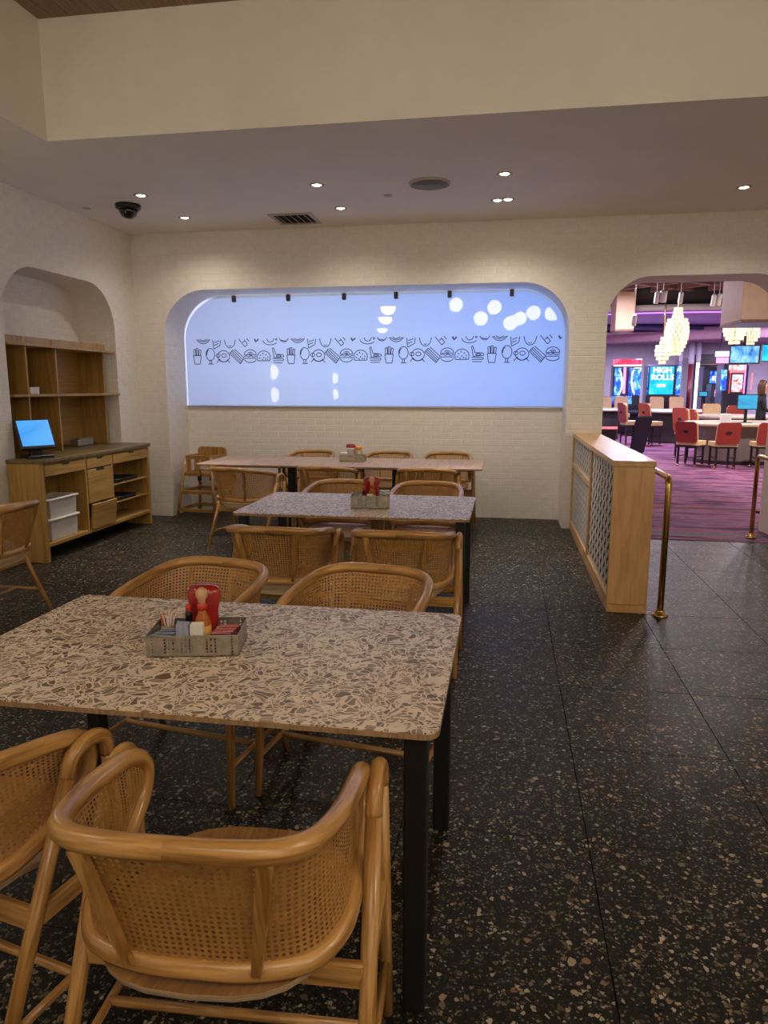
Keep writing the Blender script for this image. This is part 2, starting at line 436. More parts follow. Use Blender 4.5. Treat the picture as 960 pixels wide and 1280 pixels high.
M['ventm'] = plain('vent_paint', (0.50, 0.46, 0.41), 0.6)
M['dome'] = plain('smoked_dome', (0.006, 0.007, 0.006), 0.12, coat=0.6)
M['pos'] = screen_mat('blue_register_screen', [(0.3, (0.05, 0.32, 0.85)), (0.6, (0.09, 0.42, 0.95)), (0.8, (0.16, 0.50, 1.0))], (3, 3, 6), 1.0)

# ------------------------------------------------------------------ structure: walls
ZC, ZT = 3.19, 3.96             # low ceiling, raised tray ceiling
YW, YA = 7.78, 8.30             # face of the far wall, back of the window alcove
XL, XN = -4.2, -4.62            # left wall face, niche back
def prof_top(op, u):
    a, b, zt, r = op
    if u <= a or u >= b: return 0.0
    d = min(u - a, b - u)
    if d >= r: return zt
    return zt - r + math.sqrt(max(0, r * r - (r - d) ** 2))
def arch_wall(name, mp, u0, u1, z0, z1, ops, depth, mat):
    """a wall face with round-cornered openings that reach the floor, and their reveals"""
    mb = MB(); us = [u0]
    for a, b, zt, r in ops:
        n = 22
        us += [a] + [a + r * (1 - math.cos(PI / 2 * k / n)) for k in range(1, n + 1)] + [b - r * (1 - math.cos(PI / 2 * k / n)) for k in range(n, 0, -1)] + [b]
    us.append(u1); us = sorted(set(round(u, 5) for u in us if u0 <= u <= u1))
    for p, q in zip(us[:-1], us[1:]):
        m = (p + q) / 2; op = next((o for o in ops if o[0] < m < o[1]), None)
        if not op: mb.add([mp(p, z0, 0), mp(q, z0, 0), mp(q, z1, 0), mp(p, z1, 0)], [[0, 1, 2, 3]]); continue
        def tz(u):
            if u - op[0] < 1e-4 or op[1] - u < 1e-4: return op[2] - op[3]
            return prof_top(op, u)
        tp, tq = tz(p), tz(q)
        mb.add([mp(p, tp, 0), mp(q, tq, 0), mp(q, z1, 0), mp(p, z1, 0)], [[0, 1, 2, 3]])
        mb.add([mp(p, tp, 0), mp(q, tq, 0), mp(q, tq, depth), mp(p, tp, depth)], [[0, 1, 2, 3]])
    for a, b, zt, r in ops:
        for u in (a, b):
            if u0 < u < u1: mb.add([mp(u, z0, 0), mp(u, zt - r, 0), mp(u, zt - r, depth), mp(u, z0, depth)], [[0, 1, 2, 3]])
    o = mb.build(name, mat, None, False)
    weld(o.data)
    return tag(o, kind='structure')
BACK = lambda u, z, d: Vector((u, YW + d, z))
LEFT = lambda u, z, d: Vector((XL - d, u, z))
ALC = (-3.85, 0.63, 2.575, 0.50); ARC = (1.0, 2.79, 2.605, 0.42); NIC = (5.57, 7.34, 2.56, 0.46)
wall_back = arch_wall('wall_back', BACK, XL, 3.4, -0.4, ZC, [ALC, ARC], YA - YW, M['joint'])
wall_left = arch_wall('wall_left', LEFT, -6.0, YW, 0, ZC, [NIC], XL - XN, M['joint'])
wall_niche = tag(MB().add([(XN, 5.4, 0), (XN, 7.5, 0), (XN, 7.5, 2.7), (XN, 5.4, 2.7)], [[0, 1, 2, 3]]).build('wall_niche', M['joint']), kind='structure')
wall_alcove = tag(MB().box((-1.61, YA + 0.06, 0.45), (4.6, 0.12, 1.67)).build('wall_alcove', M['joint']), kind='structure')
tag(MB().box((3.46, 0.85, 1.8), (0.12, 14, 4.4)).build('wall_right', M['tray']), kind='structure')
tag(MB().box((-0.4, -6.06, 1.8), (7.8, 0.12, 4.4)).build('wall_rear', M['tray']), kind='structure')
# added unseen light box behind the frosted window, evens out the backlights
tag(MB().box((-1.6, 9.95, 1.4), (5.0, 0.1, 3.6)).build('wall_light_box', M['tray']), kind='structure')
tag(MB().box((0.86, 9.1, 1.4), (0.1, 1.6, 3.6)).build('wall_light_box_right', M['tray']), kind='structure')
tag(MB().box((-4.1, 9.1, 1.4), (0.1, 1.6, 3.6)).build('wall_light_box_left', M['tray']), kind='structure')
tag(MB().box((-1.6, 9.1, 3.2), (5.0, 1.7, 0.1)).build('ceiling_light_box', M['tray']), kind='structure')
tag(MB().box((-1.6, 9.1, -0.25), (5.0, 1.6, 0.1)).build('floor_light_box', M['tray']), kind='structure')

# ceiling: low band with the raised tray over the near part of the room
TX0, TX1, TY0, TY1 = -3.2, 2.6, -5.2, 4.86
mb = MB()
for x0, x1, y0, y1 in ((XN, 3.4, TY1, YW), (XN, TX0, -6, TY1), (TX1, 3.4, -6, TY1), (TX0, TX1, -6, TY0)):
    mb.add([(x0, y0, ZC), (x1, y0, ZC), (x1, y1, ZC), (x0, y1, ZC)], [[3, 2, 1, 0]])
tag(mb.build('ceiling', M['ceil'], None, False), kind='structure')
mb = MB()
for p, q in (((TX0, TY1), (TX1, TY1)), ((TX0, TY0), (TX0, TY1)), ((TX1, TY0), (TX1, TY1)), ((TX0, TY0), (TX1, TY0))):
    mb.add([(p[0], p[1], ZC), (q[0], q[1], ZC), (q[0], q[1], ZT), (p[0], p[1], ZT)], [[0, 1, 2, 3]])
tag(mb.build('ceiling_tray', M['tray'], None, False), kind='structure')
tag(MB().box((-0.3, -0.17, ZT + 0.03), (5.9, 10.2, 0.06)).build('ceiling_upper', M['trayw']), kind='structure')

# ------------------------------------------------------------------ bricks laid into the walls
def lay_bricks(wall, mp, xaxis, naxis, u0, u1, z0, z1, ops, limit=300, course=0.076, length=0.232, gap=0.007, proud=0.0013):
    got = []; k = 0; z = z0
    while z < z1 - 0.02:
        zt = min(z + course, z1); zm = (z + zt) / 2; cuts = [(u0, u1)]
        for op in ops:
            a, b, zo, r = op
            if z >= zo: continue
            if z > zo - r:
                dz = z - (zo - r); ins = r - math.sqrt(max(0, r * r - dz * dz))
            else: ins = 0
            new = []
            for p, q in cuts:
                if p < a + ins: new.append((p, min(q, a + ins)))
                if q > b - ins: new.append((max(p, b - ins), q))
            cuts = new
        off = (k % 2) * length / 2
        for p, q in cuts:
            if q - p < 0.03: continue
            n0 = math.floor((p - u0 - off) / length)
            u = u0 + off + n0 * length
            while u < q:
                a, b = max(u, p), min(u + length, q)
                if b - a > 0.03: got.append(((a + b) / 2, zm, b - a - gap, zt - z - gap))
                u += length
        z += course; k += 1
    eye = cam.location
    got.sort(key=lambda g: (mp(g[0], g[1], 0) - eye).length)
    X, Nn = Vector(xaxis), Vector(naxis); Rm = Matrix((X, Vector((0, 0, 1)), Nn)).transposed()
    cache = {}; rest = MB()
    def brick_mb(wu, hz):
        b = 0.003; a, c = wu / 2, hz / 2
        V = [(-a, -c, 0), (a, -c, 0), (a, c, 0), (-a, c, 0), (-a + b, -c + b, proud), (a - b, -c + b, proud), (a - b, c - b, proud), (-a + b, c - b, proud)]
        return V, [[4, 5, 6, 7], [0, 1, 5, 4], [1, 2, 6, 5], [2, 3, 7, 6], [3, 0, 4, 7]]
    for i, (u, zz, wu, hz) in enumerate(got):
        V, F = brick_mb(wu, hz); p = mp(u, zz, 0) + Nn * rnd.uniform(-0.0006, 0.0008)
        if i < limit:
            key = (round(wu, 3), round(hz, 3))
            if key not in cache: cache[key] = MB().add(V, F).mesh('brick', M['brick'], False)
            o = bpy.data.objects.new('brick', cache[key]); C.objects.link(o); o.parent = wall
            o.location = p; o.rotation_euler = Rm.to_euler()
        else:
            rest.add([Rm @ Vector(v) + p for v in V], F)
    if rest.v:
        tag(rest.build('brickwork', M['brick'], wall, False), kind='stuff')
lay_bricks(wall_back, BACK, (1, 0, 0), (0, -1, 0), XL, 3.0, 0.0, ZC, [ALC, ARC])
lay_bricks(wall_left, LEFT, (0, 1, 0), (1, 0, 0), 4.9, YW, 0.0, ZC, [NIC])
lay_bricks(wall_alcove, lambda u, z, d: Vector((u, YA, z)), (1, 0, 0), (0, -1, 0), -3.85, 0.63, 0.0, 1.27, [])
lay_bricks(wall_niche, lambda u, z, d: Vector((XN, u, z)), (0, 1, 0), (1, 0, 0), 5.57, 7.34, 0.9, 2.56, [])
# reveals: window alcove left side, niche far side, arch right jamb
side_l = tag(MB().add([(-3.851, YW, 0), (-3.851, YA, 0), (-3.851, YA, 2.07), (-3.851, YW, 2.07)], [[0, 1, 2, 3]]).build('wall_alcove_side', M['joint'], None, False), kind='structure')
lay_bricks(side_l, lambda u, z, d: Vector((-3.85, u, z)), (0, 1, 0), (1, 0, 0), YW, YA, 0.0, 2.07, [])
side_n = tag(MB().add([(XL, 7.341, 0), (XN, 7.341, 0), (XN, 7.341, 2.1), (XL, 7.341, 2.1)], [[0, 1, 2, 3]]).build('wall_niche_side', M['joint'], None, False), kind='structure')
lay_bricks(side_n, lambda u, z, d: Vector((u, 7.34, z)), (1, 0, 0), (0, -1, 0), XN, XL, 0.9, 2.1, [])
side_r = tag(MB().add([(2.791, YW, -.2), (2.791, YA, -.2), (2.791, YA, 2.1), (2.791, YW, 2.1)], [[0, 1, 2, 3]]).build('wall_arch_side', M['joint'], None, False), kind='structure')
lay_bricks(side_r, lambda u, z, d: Vector((2.79, u, z)), (0, 1, 0), (-1, 0, 0), YW, YA, -0.1, 2.1, [])

# ------------------------------------------------------------------ floor: terrazzo tiles
floor = tag(MB().box((-0.6, 0.9, -0.05), (8.2, 13.9, 0.06)).build('floor', M['slab']), kind='structure')
MB().add([(XN, -6, 0), (3.4, -6, 0), (3.4, 0.30, 0), (XN, 0.30, 0)], [[0, 1, 2, 3]]).build('rear_paving', M['floor'], floor, False)
PX, PY, OX, OY = 0.63, 0.645, 0.313, 0.310
tcache = {}
xs = [XN] + [OX + PX * k for k in range(-7, 5)] + [3.4]
ys = [0.30 + 0.0] + [OY + PY * k for k in range(1, 13)] + [YA]
ys = sorted(set(round(y, 3) for y in ys + [7.35] if y <= YA))
for x0, x1 in zip(xs[:-1], xs[1:]):
    for y0, y1 in zip(ys[:-1], ys[1:]):
        if x0 > 0.9 and y1 > 7.36: continue
        key = (round(x1 - x0, 3), round(y1 - y0, 3))
        if min(key) < 0.02: continue
        if key not in tcache:
            tcache[key] = MB().box((0, 0, -0.01), (key[0] - 0.0028, key[1] - 0.0028, 0.02), bev=0.001).mesh('floor_tile', M['floor'], False)
        o = bpy.data.objects.new('floor_tile', tcache[key]); C.objects.link(o); o.parent = floor; o.location = ((x0 + x1) / 2, (y0 + y1) / 2, 0)
# carpet: ramp down into the gaming hall, then the hall floor
RY0, RY1, ZH = 7.352, 10.6, -0.2
tag(MB().add([(0.95, RY0, 0.004), (3.4, RY0, 0.004), (3.4, RY1, ZH), (0.95, RY1, ZH)], [[0, 1, 2, 3]]).build('floor_ramp', M['carpet'], None, False), kind='structure')
tag(MB().add([(0.0, RY1, ZH), (16, RY1, ZH), (16, 34, ZH), (0.0, 34, ZH)], [[0, 1, 2, 3]]).build('floor_hall', M['carpet'], None, False), kind='structure')

# ------------------------------------------------------------------ frosted window
win = tag(MB().prism(rounded(-3.838, 0.622, 1.285, 2.548, 0.48, 10, (1, 1, 0, 0)), YA + 0.02, YA + 0.032, lambda u, v, d: Vector((u, d, v))).build('window_1', M['glass']), kind='structure')
MB().box((-1.6, YA - 0.005, 1.278), (4.46, 0.05, 0.02), bev=0.004).build('sill_strip', M['alu'], win)
for x in (-3.206, -2.539, -1.871, -1.266, -0.657, 0.033):
    MB().box((x, YA + 0.012, 2.535), (0.045, 0.05, 0.075), bev=0.006).build('glass_clip', M['bracket'], win)
def circ(cx, cy, rx, ry=None, a0=0, a1=360, n=18):
    ry = ry or rx
    return [(cx + rx * math.cos(math.radians(a0 + (a1 - a0) * k / n)), cy + ry * math.sin(math.radians(a0 + (a1 - a0) * k / n))) for k in range(n + 1)]
ICON = [
    # paper cup of fries
    [[(-.35, -.9), (.35, -.9), (.5, .1), (-.5, .1), (-.35, -.9)], [(-.4, .1), (-.45, .8), (-.2, .85), (-.18, .1)], [(-.1, .1), (-.1, .95), (.12, .95), (.12, .1)], [(.2, .1), (.28, .8), (.5, .75), (.42, .1)]],
    # soft scoop on a stand
    [circ(0, .25, .55, .7, -40, 220), [(-.45, -.2), (-.2, -.45), (.2, -.45), (.45, -.2)], [(-.3, -.9), (.35, -.9)], [(-.12, -.45), (-.12, -.9)], [(.12, -.45), (.12, -.9)], circ(-.1, .3, .35, .45, 100, 200)],
    # bagel
    [circ(0, 0, .75, .68), circ(.05, .1, .3, .22), [(-.6, -.4), (-.9, -.75)], [(.5, -.5), (.8, -.8)], circ(0, -.1, .6, .55, 200, 330), circ(-.7, .1, .25, .2)],
    # bacon strips
    [[(-.9, .3), (-.5, .75), (.75, -.45), (.4, -.9), (-.9, .3)], [(-.75, .42), (.5, -.78)], [(-.62, .58), (.62, -.62)], [(-.3, .85), (.9, -.2), (.75, -.45)]],
    # burger
    [circ(0, .15, .75, .6, 0, 180), [(-.75, .15), (.75, .15)], [(-.8, -.05), (-.5, .05), (-.2, -.1), (.1, .05), (.4, -.1), (.8, 0)], [(-.75, -.25), (.75, -.25)], circ(0, -.35, .72, .4, 180, 360), circ(0, .2, .35, .25, 20, 160), circ(0, .2, .15, .1)],
    # cookie with chips
    [circ(0, -.1, .8, .7, 0, 180), [(-.8, -.1), (-.75, -.55), (.75, -.55), (.8, -.1)]] + [circ(a, b, .05, .05, 0, 360, 6) for a, b in ((-.4, .1), (-.1, .3), (.25, .15), (.5, -.1), (0, -.15), (-.5, -.25), (.2, -.35), (-.2, -.4), (.45, -.38))],
    # thumb and plate
    [[(-.6, .9), (-.45, .95), (-.2, .2), (.7, .15), (.8, -.1), (-.4, -.2), (-.6, .9)], [(-.6, -.3), (.75, -.35), (.7, -.55), (-.55, -.55)], [(-.5, -.8), (.6, -.8)], circ(.15, .0, .3, .1)],
]
TOPS = [
    [circ(0, .9, .9, .9, 190, 350), circ(0, 1.1, .9, .9, 200, 340), circ(0, .75, .5, .4, 200, 340)],
    [[(-.5, .8), (-.35, -.6), (.4, -.2), (.55, .8)], [(-.3, .1), (.3, .3)], [(-.33, -.2), (.2, 0)]],
    [circ(0, .5, .65, 1.0, 160, 380), circ(0, .55, .5, .85, 250, 290)],
    [[(-.8, .8), (.2, -.4), (.5, -.1), (-.3, .9)], [(-.4, .5), (.0, .8)], [(-.1, .1), (.25, .3)], [(.1, .9), (.7, .2)]],
    [[(-.5, .8), (-.1, .1), (.4, .8)], circ(0, .5, .2, .25)],
    [circ(0, .5, .4, .4), circ(0, .3, .85, .5, 180, 330), circ(.7, .4, .1, .1, 0, 360, 6)],
    [circ(0, .9, .6, .8, 180, 350), [(-.4, .3), (.3, .2)]],
]
ink = MB()
def stroke(pts, cx, cz, s, zmax, wd=0.009):
    P0 = [(cx + a * s, cz + b * s) for a, b in pts]; P = [P0[0]]
    for (a, b), (c, d) in zip(P0[:-1], P0[1:]):
        m = max(1, int(math.hypot(c - a, d - b) / .02))
        P += [(a + (c - a) * q / m, b + (d - b) * q / m) for q in range(1, m + 1)]
    for (a, b), (c, d) in zip(P[:-1], P[1:]):
        if max(b, d) > zmax or max(a, c) > 0.60 or min(a, c) < -3.79: continue
        L = math.hypot(c - a, d - b)
        if L < 1e-5: continue
        nx, nz = -(d - b) / L * wd / 2, (c - a) / L * wd / 2; y = YA + 0.0185
        ink.add([(a + nx, y, b + nz), (c + nx, y, d + nz), (c - nx, y, d - nz), (a - nx, y, b - nz)], [[0, 1, 2, 3]])
for k in range(26):
    cx = -3.70 + 0.168 * k
    for st in ICON[k % 7]: stroke(st, cx, 1.872, 0.100, 2.079)
    for st in TOPS[(k * 1) % 7]: stroke(st, cx + 0.085, 2.022, 0.105, 2.080)
tag(ink.build('food_line_print', M['ink'], win, False), kind='stuff')
win['label'] = 'wide frosted window with a band of line-drawn food glowing blue'

# ------------------------------------------------------------------ ceiling fixtures
def downlight(u, v, label, watts=31):
    p = at_z(u, v, ZC); t = thing('recessed_downlight', label, 'downlight', (p.x, p.y, ZC), 0, 'ceiling downlights')
    MB().lathe([(0.062, 0.0), (0.062, -0.005), (0.045, -0.007), (0.038, 0.0)], n=20).build('trim_ring', M['ventm'], t)
    MB().lathe([(0.036, -0.001), (0.030, -0.006), (0.012, -0.009)], n=16).build('bulb', M['bulb'], t)
    l = bpy.data.lights.new('downlight_beam', 'SPOT'); l.energy = watts; l.spot_size = R_(52 if watts > 60 else 150); l.spot_blend = 0.9; l.color = (1.0, 0.89, 0.76); l.shadow_soft_size = 0.03
    o = bpy.data.objects.new('downlight_beam', l); C.objects.link(o); o.parent = t; o.location = (0, 0, -0.02)
for u, v, lab in ((176, 244, 'recessed downlight in the ceiling above the black dome camera'), (231, 272, 'recessed downlight between the dome camera and the air vent'),
                  (396, 231, 'recessed downlight nearer the tray edge, above the air vent'), (426, 260, 'recessed downlight just right of the square air vent'),
                  (631, 217, 'recessed downlight right of the round ceiling speaker'), (622, 250, 'left one of the close pair of downlights near the far wall'),
                  (635, 249, 'right one of the close pair of downlights near the far wall'), (930, 234, 'recessed downlight in the ceiling above the casino archway')):
    downlight(u, v, lab, 150 if u in (631, 176) else 31)
p = at_z(160, 256, ZC)
t = thing('dome_camera', 'black dome security camera on the ceiling near the left corner', 'camera', (p.x, p.y, ZC))
MB().lathe([(0.115, 0), (0.115, -0.03), (0.10, -0.045)], n=24).build('base_ring', M['blackplastic'], t)
MB().lathe([(0.085, -0.04), (0.083, -0.07), (0.065, -0.105), (0.035, -0.125), (0.001, -0.13)], n=24).build('dome', M['dome'], t)
p = at_z(537, 229, ZC)
t = thing('ceiling_speaker', 'round grey speaker grille set flush in the ceiling', 'speaker', (p.x, p.y, ZC))
MB().lathe([(0.175, 0), (0.175, -0.012), (0.16, -0.015), (0.16, -0.008)], n=32).build('rim', M['ventm'], t)
mb = MB()
for k in range(7): mb.lathe([(0.02 + 0.02 * k, -0.009), (0.03 + 0.02 * k, -0.0125), (0.035 + 0.02 * k, -0.009)], n=28)
mb.build('grille', M['grille'], t)
p = at_z(369, 273, ZC)
t = thing('air_vent', 'square louvred air vent in the ceiling near the far wall', 'air vent', (p.x, p.y, ZC))
mb = MB()
for a, b in ((0.2, 0.0), (-0.2, 0.0)): mb.box((a, 0, -0.006), (0.04, 0.44, 0.012), bev=0.003); mb.box((0, a, -0.006), (0.36, 0.04, 0.012), bev=0.003)
mb.build('frame', M['ventm'], t)
MB().box((0, 0, -0.001), (0.37, 0.37, 0.002)).build('duct_opening', M['dark'], t)
for k in range(5): MB().box((-0.14 + 0.07 * k, 0, -0.012), (0.045, 0.36, 0.003), Matrix.Rotation(0.6, 3, 'Y')).build('slat', M['ventm'], t)
for u, v, lab in ((485, 244, 'small round sprinkler cover plate left of the ceiling speaker'), (108, 260, 'small flat cover plate at the far left of the ceiling')):
    p = at_z(u, v, ZC); o = MB().lathe([(0.04, 0), (0.04, -0.004), (0.032, -0.007), (0.001, -0.007)], n=20).build('sprinkler_cover', M['ventm'])
    o.location = (p.x, p.y, ZC); tag(o, lab, 'cover plate', 'sprinkler covers')

# room lamps: they hang behind the viewpoint and mirror in the window, except the added right-hand bowls
def pendant(name, pos, kind, label, group, r, ztop):
    t = thing(name, label, 'pendant lamp', pos, 0, group)
    if kind == 'globe':
        MB().lathe([(r * math.sin(PI * k / 12), -r * math.cos(PI * k / 12)) for k in range(13)], n=20).build('globe', M['globe'], t)
    else:
        MB().lathe([(r * math.sin(PI / 2 * k / 7), -r * math.cos(PI / 2 * k / 7)) for k in range(8)], n=20).build('bowl', M['bowl'], t)
        MB().lathe([(r * 1.02, 0.0), (r * 1.02, 0.02), (r * .3, 0.05), (0.02, 0.07)], n=20).build('cap', M['brass'], t)
    MB().tube([(0, 0, r * 0.9 if kind == 'globe' else 0.05), (0, 0, ztop - pos[2])], 0.006, 6).build('stem', M['brass'], t)
for k, (u, v, lab) in enumerate(((570, 381, 'leftmost'), (618, 384, 'second'), (601, 398, 'low third'), (638, 404, 'lowest'), (650, 398, 'fifth'), (667, 391, 'sixth'), (690, 392, 'rightmost'))):
    yv = 18.5 if k == 4 else 17.4; q = at_y(u, v, yv); pendant('globe_pendant', (q.x, 16.64 - yv, q.z), 'globe', lab + ' opal globe of the pendant cluster mirrored in the window', 'globe pendants', 0.165, ZT)
for u, v, yv, lab in ((485, 384, 15.9, 'nearest'), (482, 397, 18.2, 'middle'), (478, 409, 21.1, 'farthest')):
    q = at_y(u, v, yv); pendant('bowl_pendant', (q.x, 16.64 - yv, q.z), 'bowl', lab + ' opal bowl pendant of the row mirrored in the window', 'bowl pendants', 0.165, ZT if q.x > TX0 else ZC)
for y, lab in ((1.1, 'nearest'), (-1.5, 'middle'), (-4.2, 'farthest')):  # added unseen row that brightens the divider end and the tables
    pendant('bowl_pendant', (2.25, y, 2.55), 'bowl', lab + ' opal bowl of the added fill-light row, unseen at right behind the viewer', 'bowl pendants', 0.25, ZT)
for yv, zz, lab in ((12.64, 1.78, 'upper opal half-round lamp on the left wall beside the dining tables'), (12.64, 1.37, 'lower opal half-round lamp on the left wall beside the dining tables'),
                    (17.38, 1.73, 'upper opal half-round lamp on the left wall behind the viewer'), (17.38, 1.34, 'lower opal half-round lamp on the left wall behind the viewer')):
    t = thing('wall_sconce', lab, 'wall lamp', (XL, 16.64 - yv, zz), 0, 'half-round wall lamps')
    rr = Matrix.Rotation(PI / 2, 3, 'Y')
    MB().lathe([(0.145, 0.0), (0.145, 0.012), (0.10, 0.014)], n=20, rot=rr).build('backplate', M['brass'], t)
    MB().lathe([(0.13 * math.cos(PI / 2 * k / 7), 0.012 + 0.11 * math.sin(PI / 2 * k / 7)) for k in range(8)], n=20, rot=rr).build('shade', M['sconce'], t)

# added unseen track lamps under the tray ceiling: they wash tray and far wall
t = thing('added_track_light', 'added out-of-view black track with spot heads under the raised ceiling', 'added light', (-0.4, 1.0, ZT))
MB().box((0, 0, -.015), (4.6, .035, .03), bev=.003).build('track', M['blackmet'], t)
for k, (x, tx, ty, tz, e) in enumerate(((-2.0, -2.3, 4.86, 3.55, 10), (-.7, -.6, 4.86, 3.6, 10), (.6, 1.0, 4.86, 3.6, 10), (1.9, 2.2, 4.86, 3.6, 10), (-1.6, -3.6, YW, 1.9, 12), (-.2, -1.4, YW, 1.9, 12), (1.2, 1.0, YW, 1.9, 12))):
    hd = Vector((x, .12 if k < 4 else -.02, -.14)); d = (Vector((tx + .4, ty - 1.0, tz - ZT)) - hd).normalized(); rq = d.to_track_quat('-Z', 'Y').to_matrix()
    h_ = MB().lathe([(.02, .08), (.04, .07), (.045, -.06), (.04, -.065), (.036, -.05)], hd, 14, rot=rq).build('spot_head', M['blackmet'], t)
    MB().tube([hd + Vector((0, 0, .05)), (x, hd.y * .2, -.03)], .008, 6).build('spot_arm', M['blackmet'], t)
    l = bpy.data.lights.new('added_track_beam', 'SPOT'); l.energy = e; l.spot_size = R_(80 if k < 4 else 44); l.spot_blend = .8; l.color = (1.0, .89, .76); l.shadow_soft_size = .04
    o = bpy.data.objects.new('added_track_beam', l); C.objects.link(o); o.parent = t; o.location = hd + d * .08; o.rotation_euler = rq.to_euler()

# ------------------------------------------------------------------ dining chairs
RAIL_TOP = [(0, -.285, .772), (.10, -.283, .772), (.178, -.262, .766), (.228, -.205, .754), (.252, -.09, .735), (.258, .05, .712), (.256, .125, .69)]
RAIL_END = [(.253, .162, .658), (.252, .166, .622), (.254, .140, .575)]
RAIL_LOW = [(.257, .07, .530), (.258, -.02, .503), (.246, -.10, .487), (.198, -.163, .478), (.10, -.191, .475), (0, -.196, .475)]
def mirror(P): return [(-x, y, z) for x, y, z in P]
def make_chair():
    t = thing('dining_chair', 'x', 'chair')
    half = RAIL_TOP + RAIL_END + RAIL_LOW
    loop = half + mirror(half)[::-1][1:-1]
    MB().tube(catmull(loop, 5, True), 0.0205, 10, True).build('backrest_rail', M['oak'], t)
    # cane sheet between the upper and lower runs of the rail
    top = catmull(mirror(RAIL_TOP + RAIL_END[:2])[::-1] + (RAIL_TOP + RAIL_END[:2])[1:], 8)
    low = catmull((mirror([RAIL_END[1]] + [RAIL_END[2]] + RAIL_LOW)) + ([RAIL_END[1]] + [RAIL_END[2]] + RAIL_LOW)[::-1][1:], 8)
    def arc(P):
        L = [0]
        for a, b in zip(P[:-1], P[1:]): L.append(L[-1] + (b - a).length)
        def f(s):
            d = s * L[-1]; i = 0
            while i < len(P) - 2 and L[i + 1] < d: i += 1
            return P[i].lerp(P[i + 1], min(1, max(0, (d - L[i]) / max(1e-9, L[i + 1] - L[i]))))
        return f
    ft, fl = arc(top), arc(low)
    def sheet(u, v):
        a, b = fl(u), ft(u); p = a.lerp(b, v); k = 4 * v * (1 - v) * 0.008
        return p + Vector((p.x, p.y - 0.0, 0)).normalized() * (-k)
    mb = MB(); holey(mb, sheet, 92, 24, lambda i, j: (0.60, 0.60))
    o = mb.build('cane_panel', M['cane'], t, False); weld(o.data)
    for s in (-1, 1):
        a, b = Vector((s * .160, -.276, .752)), Vector((s * .118, -.208, .482)); d = (b - a).normalized(); nrm = Vector((0, -1, -.25)).normalized(); sd = d.cross(nrm).normalized(); nrm = sd.cross(d)
        V = []
        for q, w_ in ((a, 0.014), (a.lerp(b, .5), 0.012), (b, 0.009)):
            for e, f in ((-1, -1), (1, -1), (1, 1), (-1, 1)): V.append(q + sd * w_ * e + nrm * 0.0065 * f)
        F = [[k * 4 + i, k * 4 + (i + 1) % 4, (k + 1) * 4 + (i + 1) % 4, (k + 1) * 4 + i] for k in (0, 1) for i in range(4)] + [[3, 2, 1, 0], [8, 9, 10, 11]]
        MB().add(V, F, [[(V[i].x, V[i].z) for i in f] for f in F]).build('slat', M['oak'], t)
    # bent side frames: front leg, rear leg, rounded joint over them
    for s in (-1, 1):
        FF, RF = Vector((s * .302, .222, 0)), Vector((s * .302, -.225, 0)); A = Vector((s * .290, .168, .688))
        fl_ = Vector((s * .291, .184, .640)); rl = Vector((s * .291, .064, .640))
        MB().tube([FF, FF.lerp(fl_, .5), fl_], [.0135, .0165, .0175], 10).build('leg', M['oak'], t)
        MB().tube([RF, RF.lerp(rl, .5), rl], [.0135, .0175, .0185], 10).build('leg', M['oak'], t)
        MB().tube(catmull([rl + Vector((0, -.005, -.010)), rl + Vector((0, .010, .028)), Vector((s * .291, .105, .687)), Vector((s * .291, .145, .691)), fl_ + Vector((0, -.006, .032)), fl_ + Vector((0, .001, -.010))], 4), [.0185] * 21, 10).build('arm_joint', M['oak'], t)
        # seat side rail and low side stretcher
        a, b = RF.lerp(rl, .57), FF.lerp(fl_, .57)
        MB().box((a + b) / 2, (0.020, (b - a).length, 0.045), bev=.004, grain=1).build('seat_rail', M['oak'], t)
        a, b = RF.lerp(rl, .24), FF.lerp(fl_, .24)
        MB().tube([a, b], .010, 8).build('stretcher', M['oak'], t)
        if s == 1: ym = (a.y + b.y) / 2; zm = a.z
    MB().tube([(-.30, ym, zm), (.30, ym, zm)], .011, 8).build('cross_stretcher', M['oak'], t)
    for y, z in ((-.062, .365), (.200, .365)):
        MB().box((0, y, z), (.575, .020, .055), bev=.004).build('seat_apron', M['oak'], t)
    # dished plywood seat
    n, rg = 28, 7
    def rim(a):
        c, s_ = math.cos(a), math.sin(a); e = 2 / 2.8
        x = .238 * math.copysign(abs(c) ** e, c); y = .252 * math.copysign(abs(s_) ** e, s_) + 0.018
        return x, y
    def zt(r, y): return .425 + .030 * r ** 3 * (1 if y < 0 else .5)
    V = [Vector((0, .01, zt(0, 0)))]
    for k in range(1, rg + 1):
        for i in range(n):
            x, y = rim(2 * PI * i / n); r = k / rg; V.append(Vector((x * r, (y - .01) * r + .01, zt(r, y))))
    F = [[0, 1 + i, 1 + (i + 1) % n] for i in range(n)]
    for k in range(rg - 1):
        for i in range(n): F.append([1 + k * n + i, 1 + k * n + n + i, 1 + k * n + n + (i + 1) % n, 1 + k * n + (i + 1) % n])
    st = MB().add(V, F, [[(V[i].x, V[i].y) for i in f] for f in F], True).build('seat', M['oakseat'], t, False)
    Vb = []; Fb = []
    for i in range(n):
        x, y = rim(2 * PI * i / n); z = zt(1, y)
        Vb += [Vector((x, y, z)), Vector((x * .985, y * .985, z - .016)), Vector((x * .78, (y - .01) * .78 + .01, .395))]
    for i in range(n):
        j = (i + 1) % n
        for q in (0, 1): Fb.append([i * 3 + q, i * 3 + q + 1, j * 3 + q + 1, j * 3 + q])
    Fb.append([i * 3 + 2 for i in range(n)])
    eo = MB().add(Vb, Fb, [[(Vb[i].z * 2, Vb[i].x) for i in f] for f in Fb], True).build('seat_underside', M['oakedge'], st, False)
    eo['label'] = 'pale plywood seat edge'
    return t
chair0 = make_chair()
used = [False]
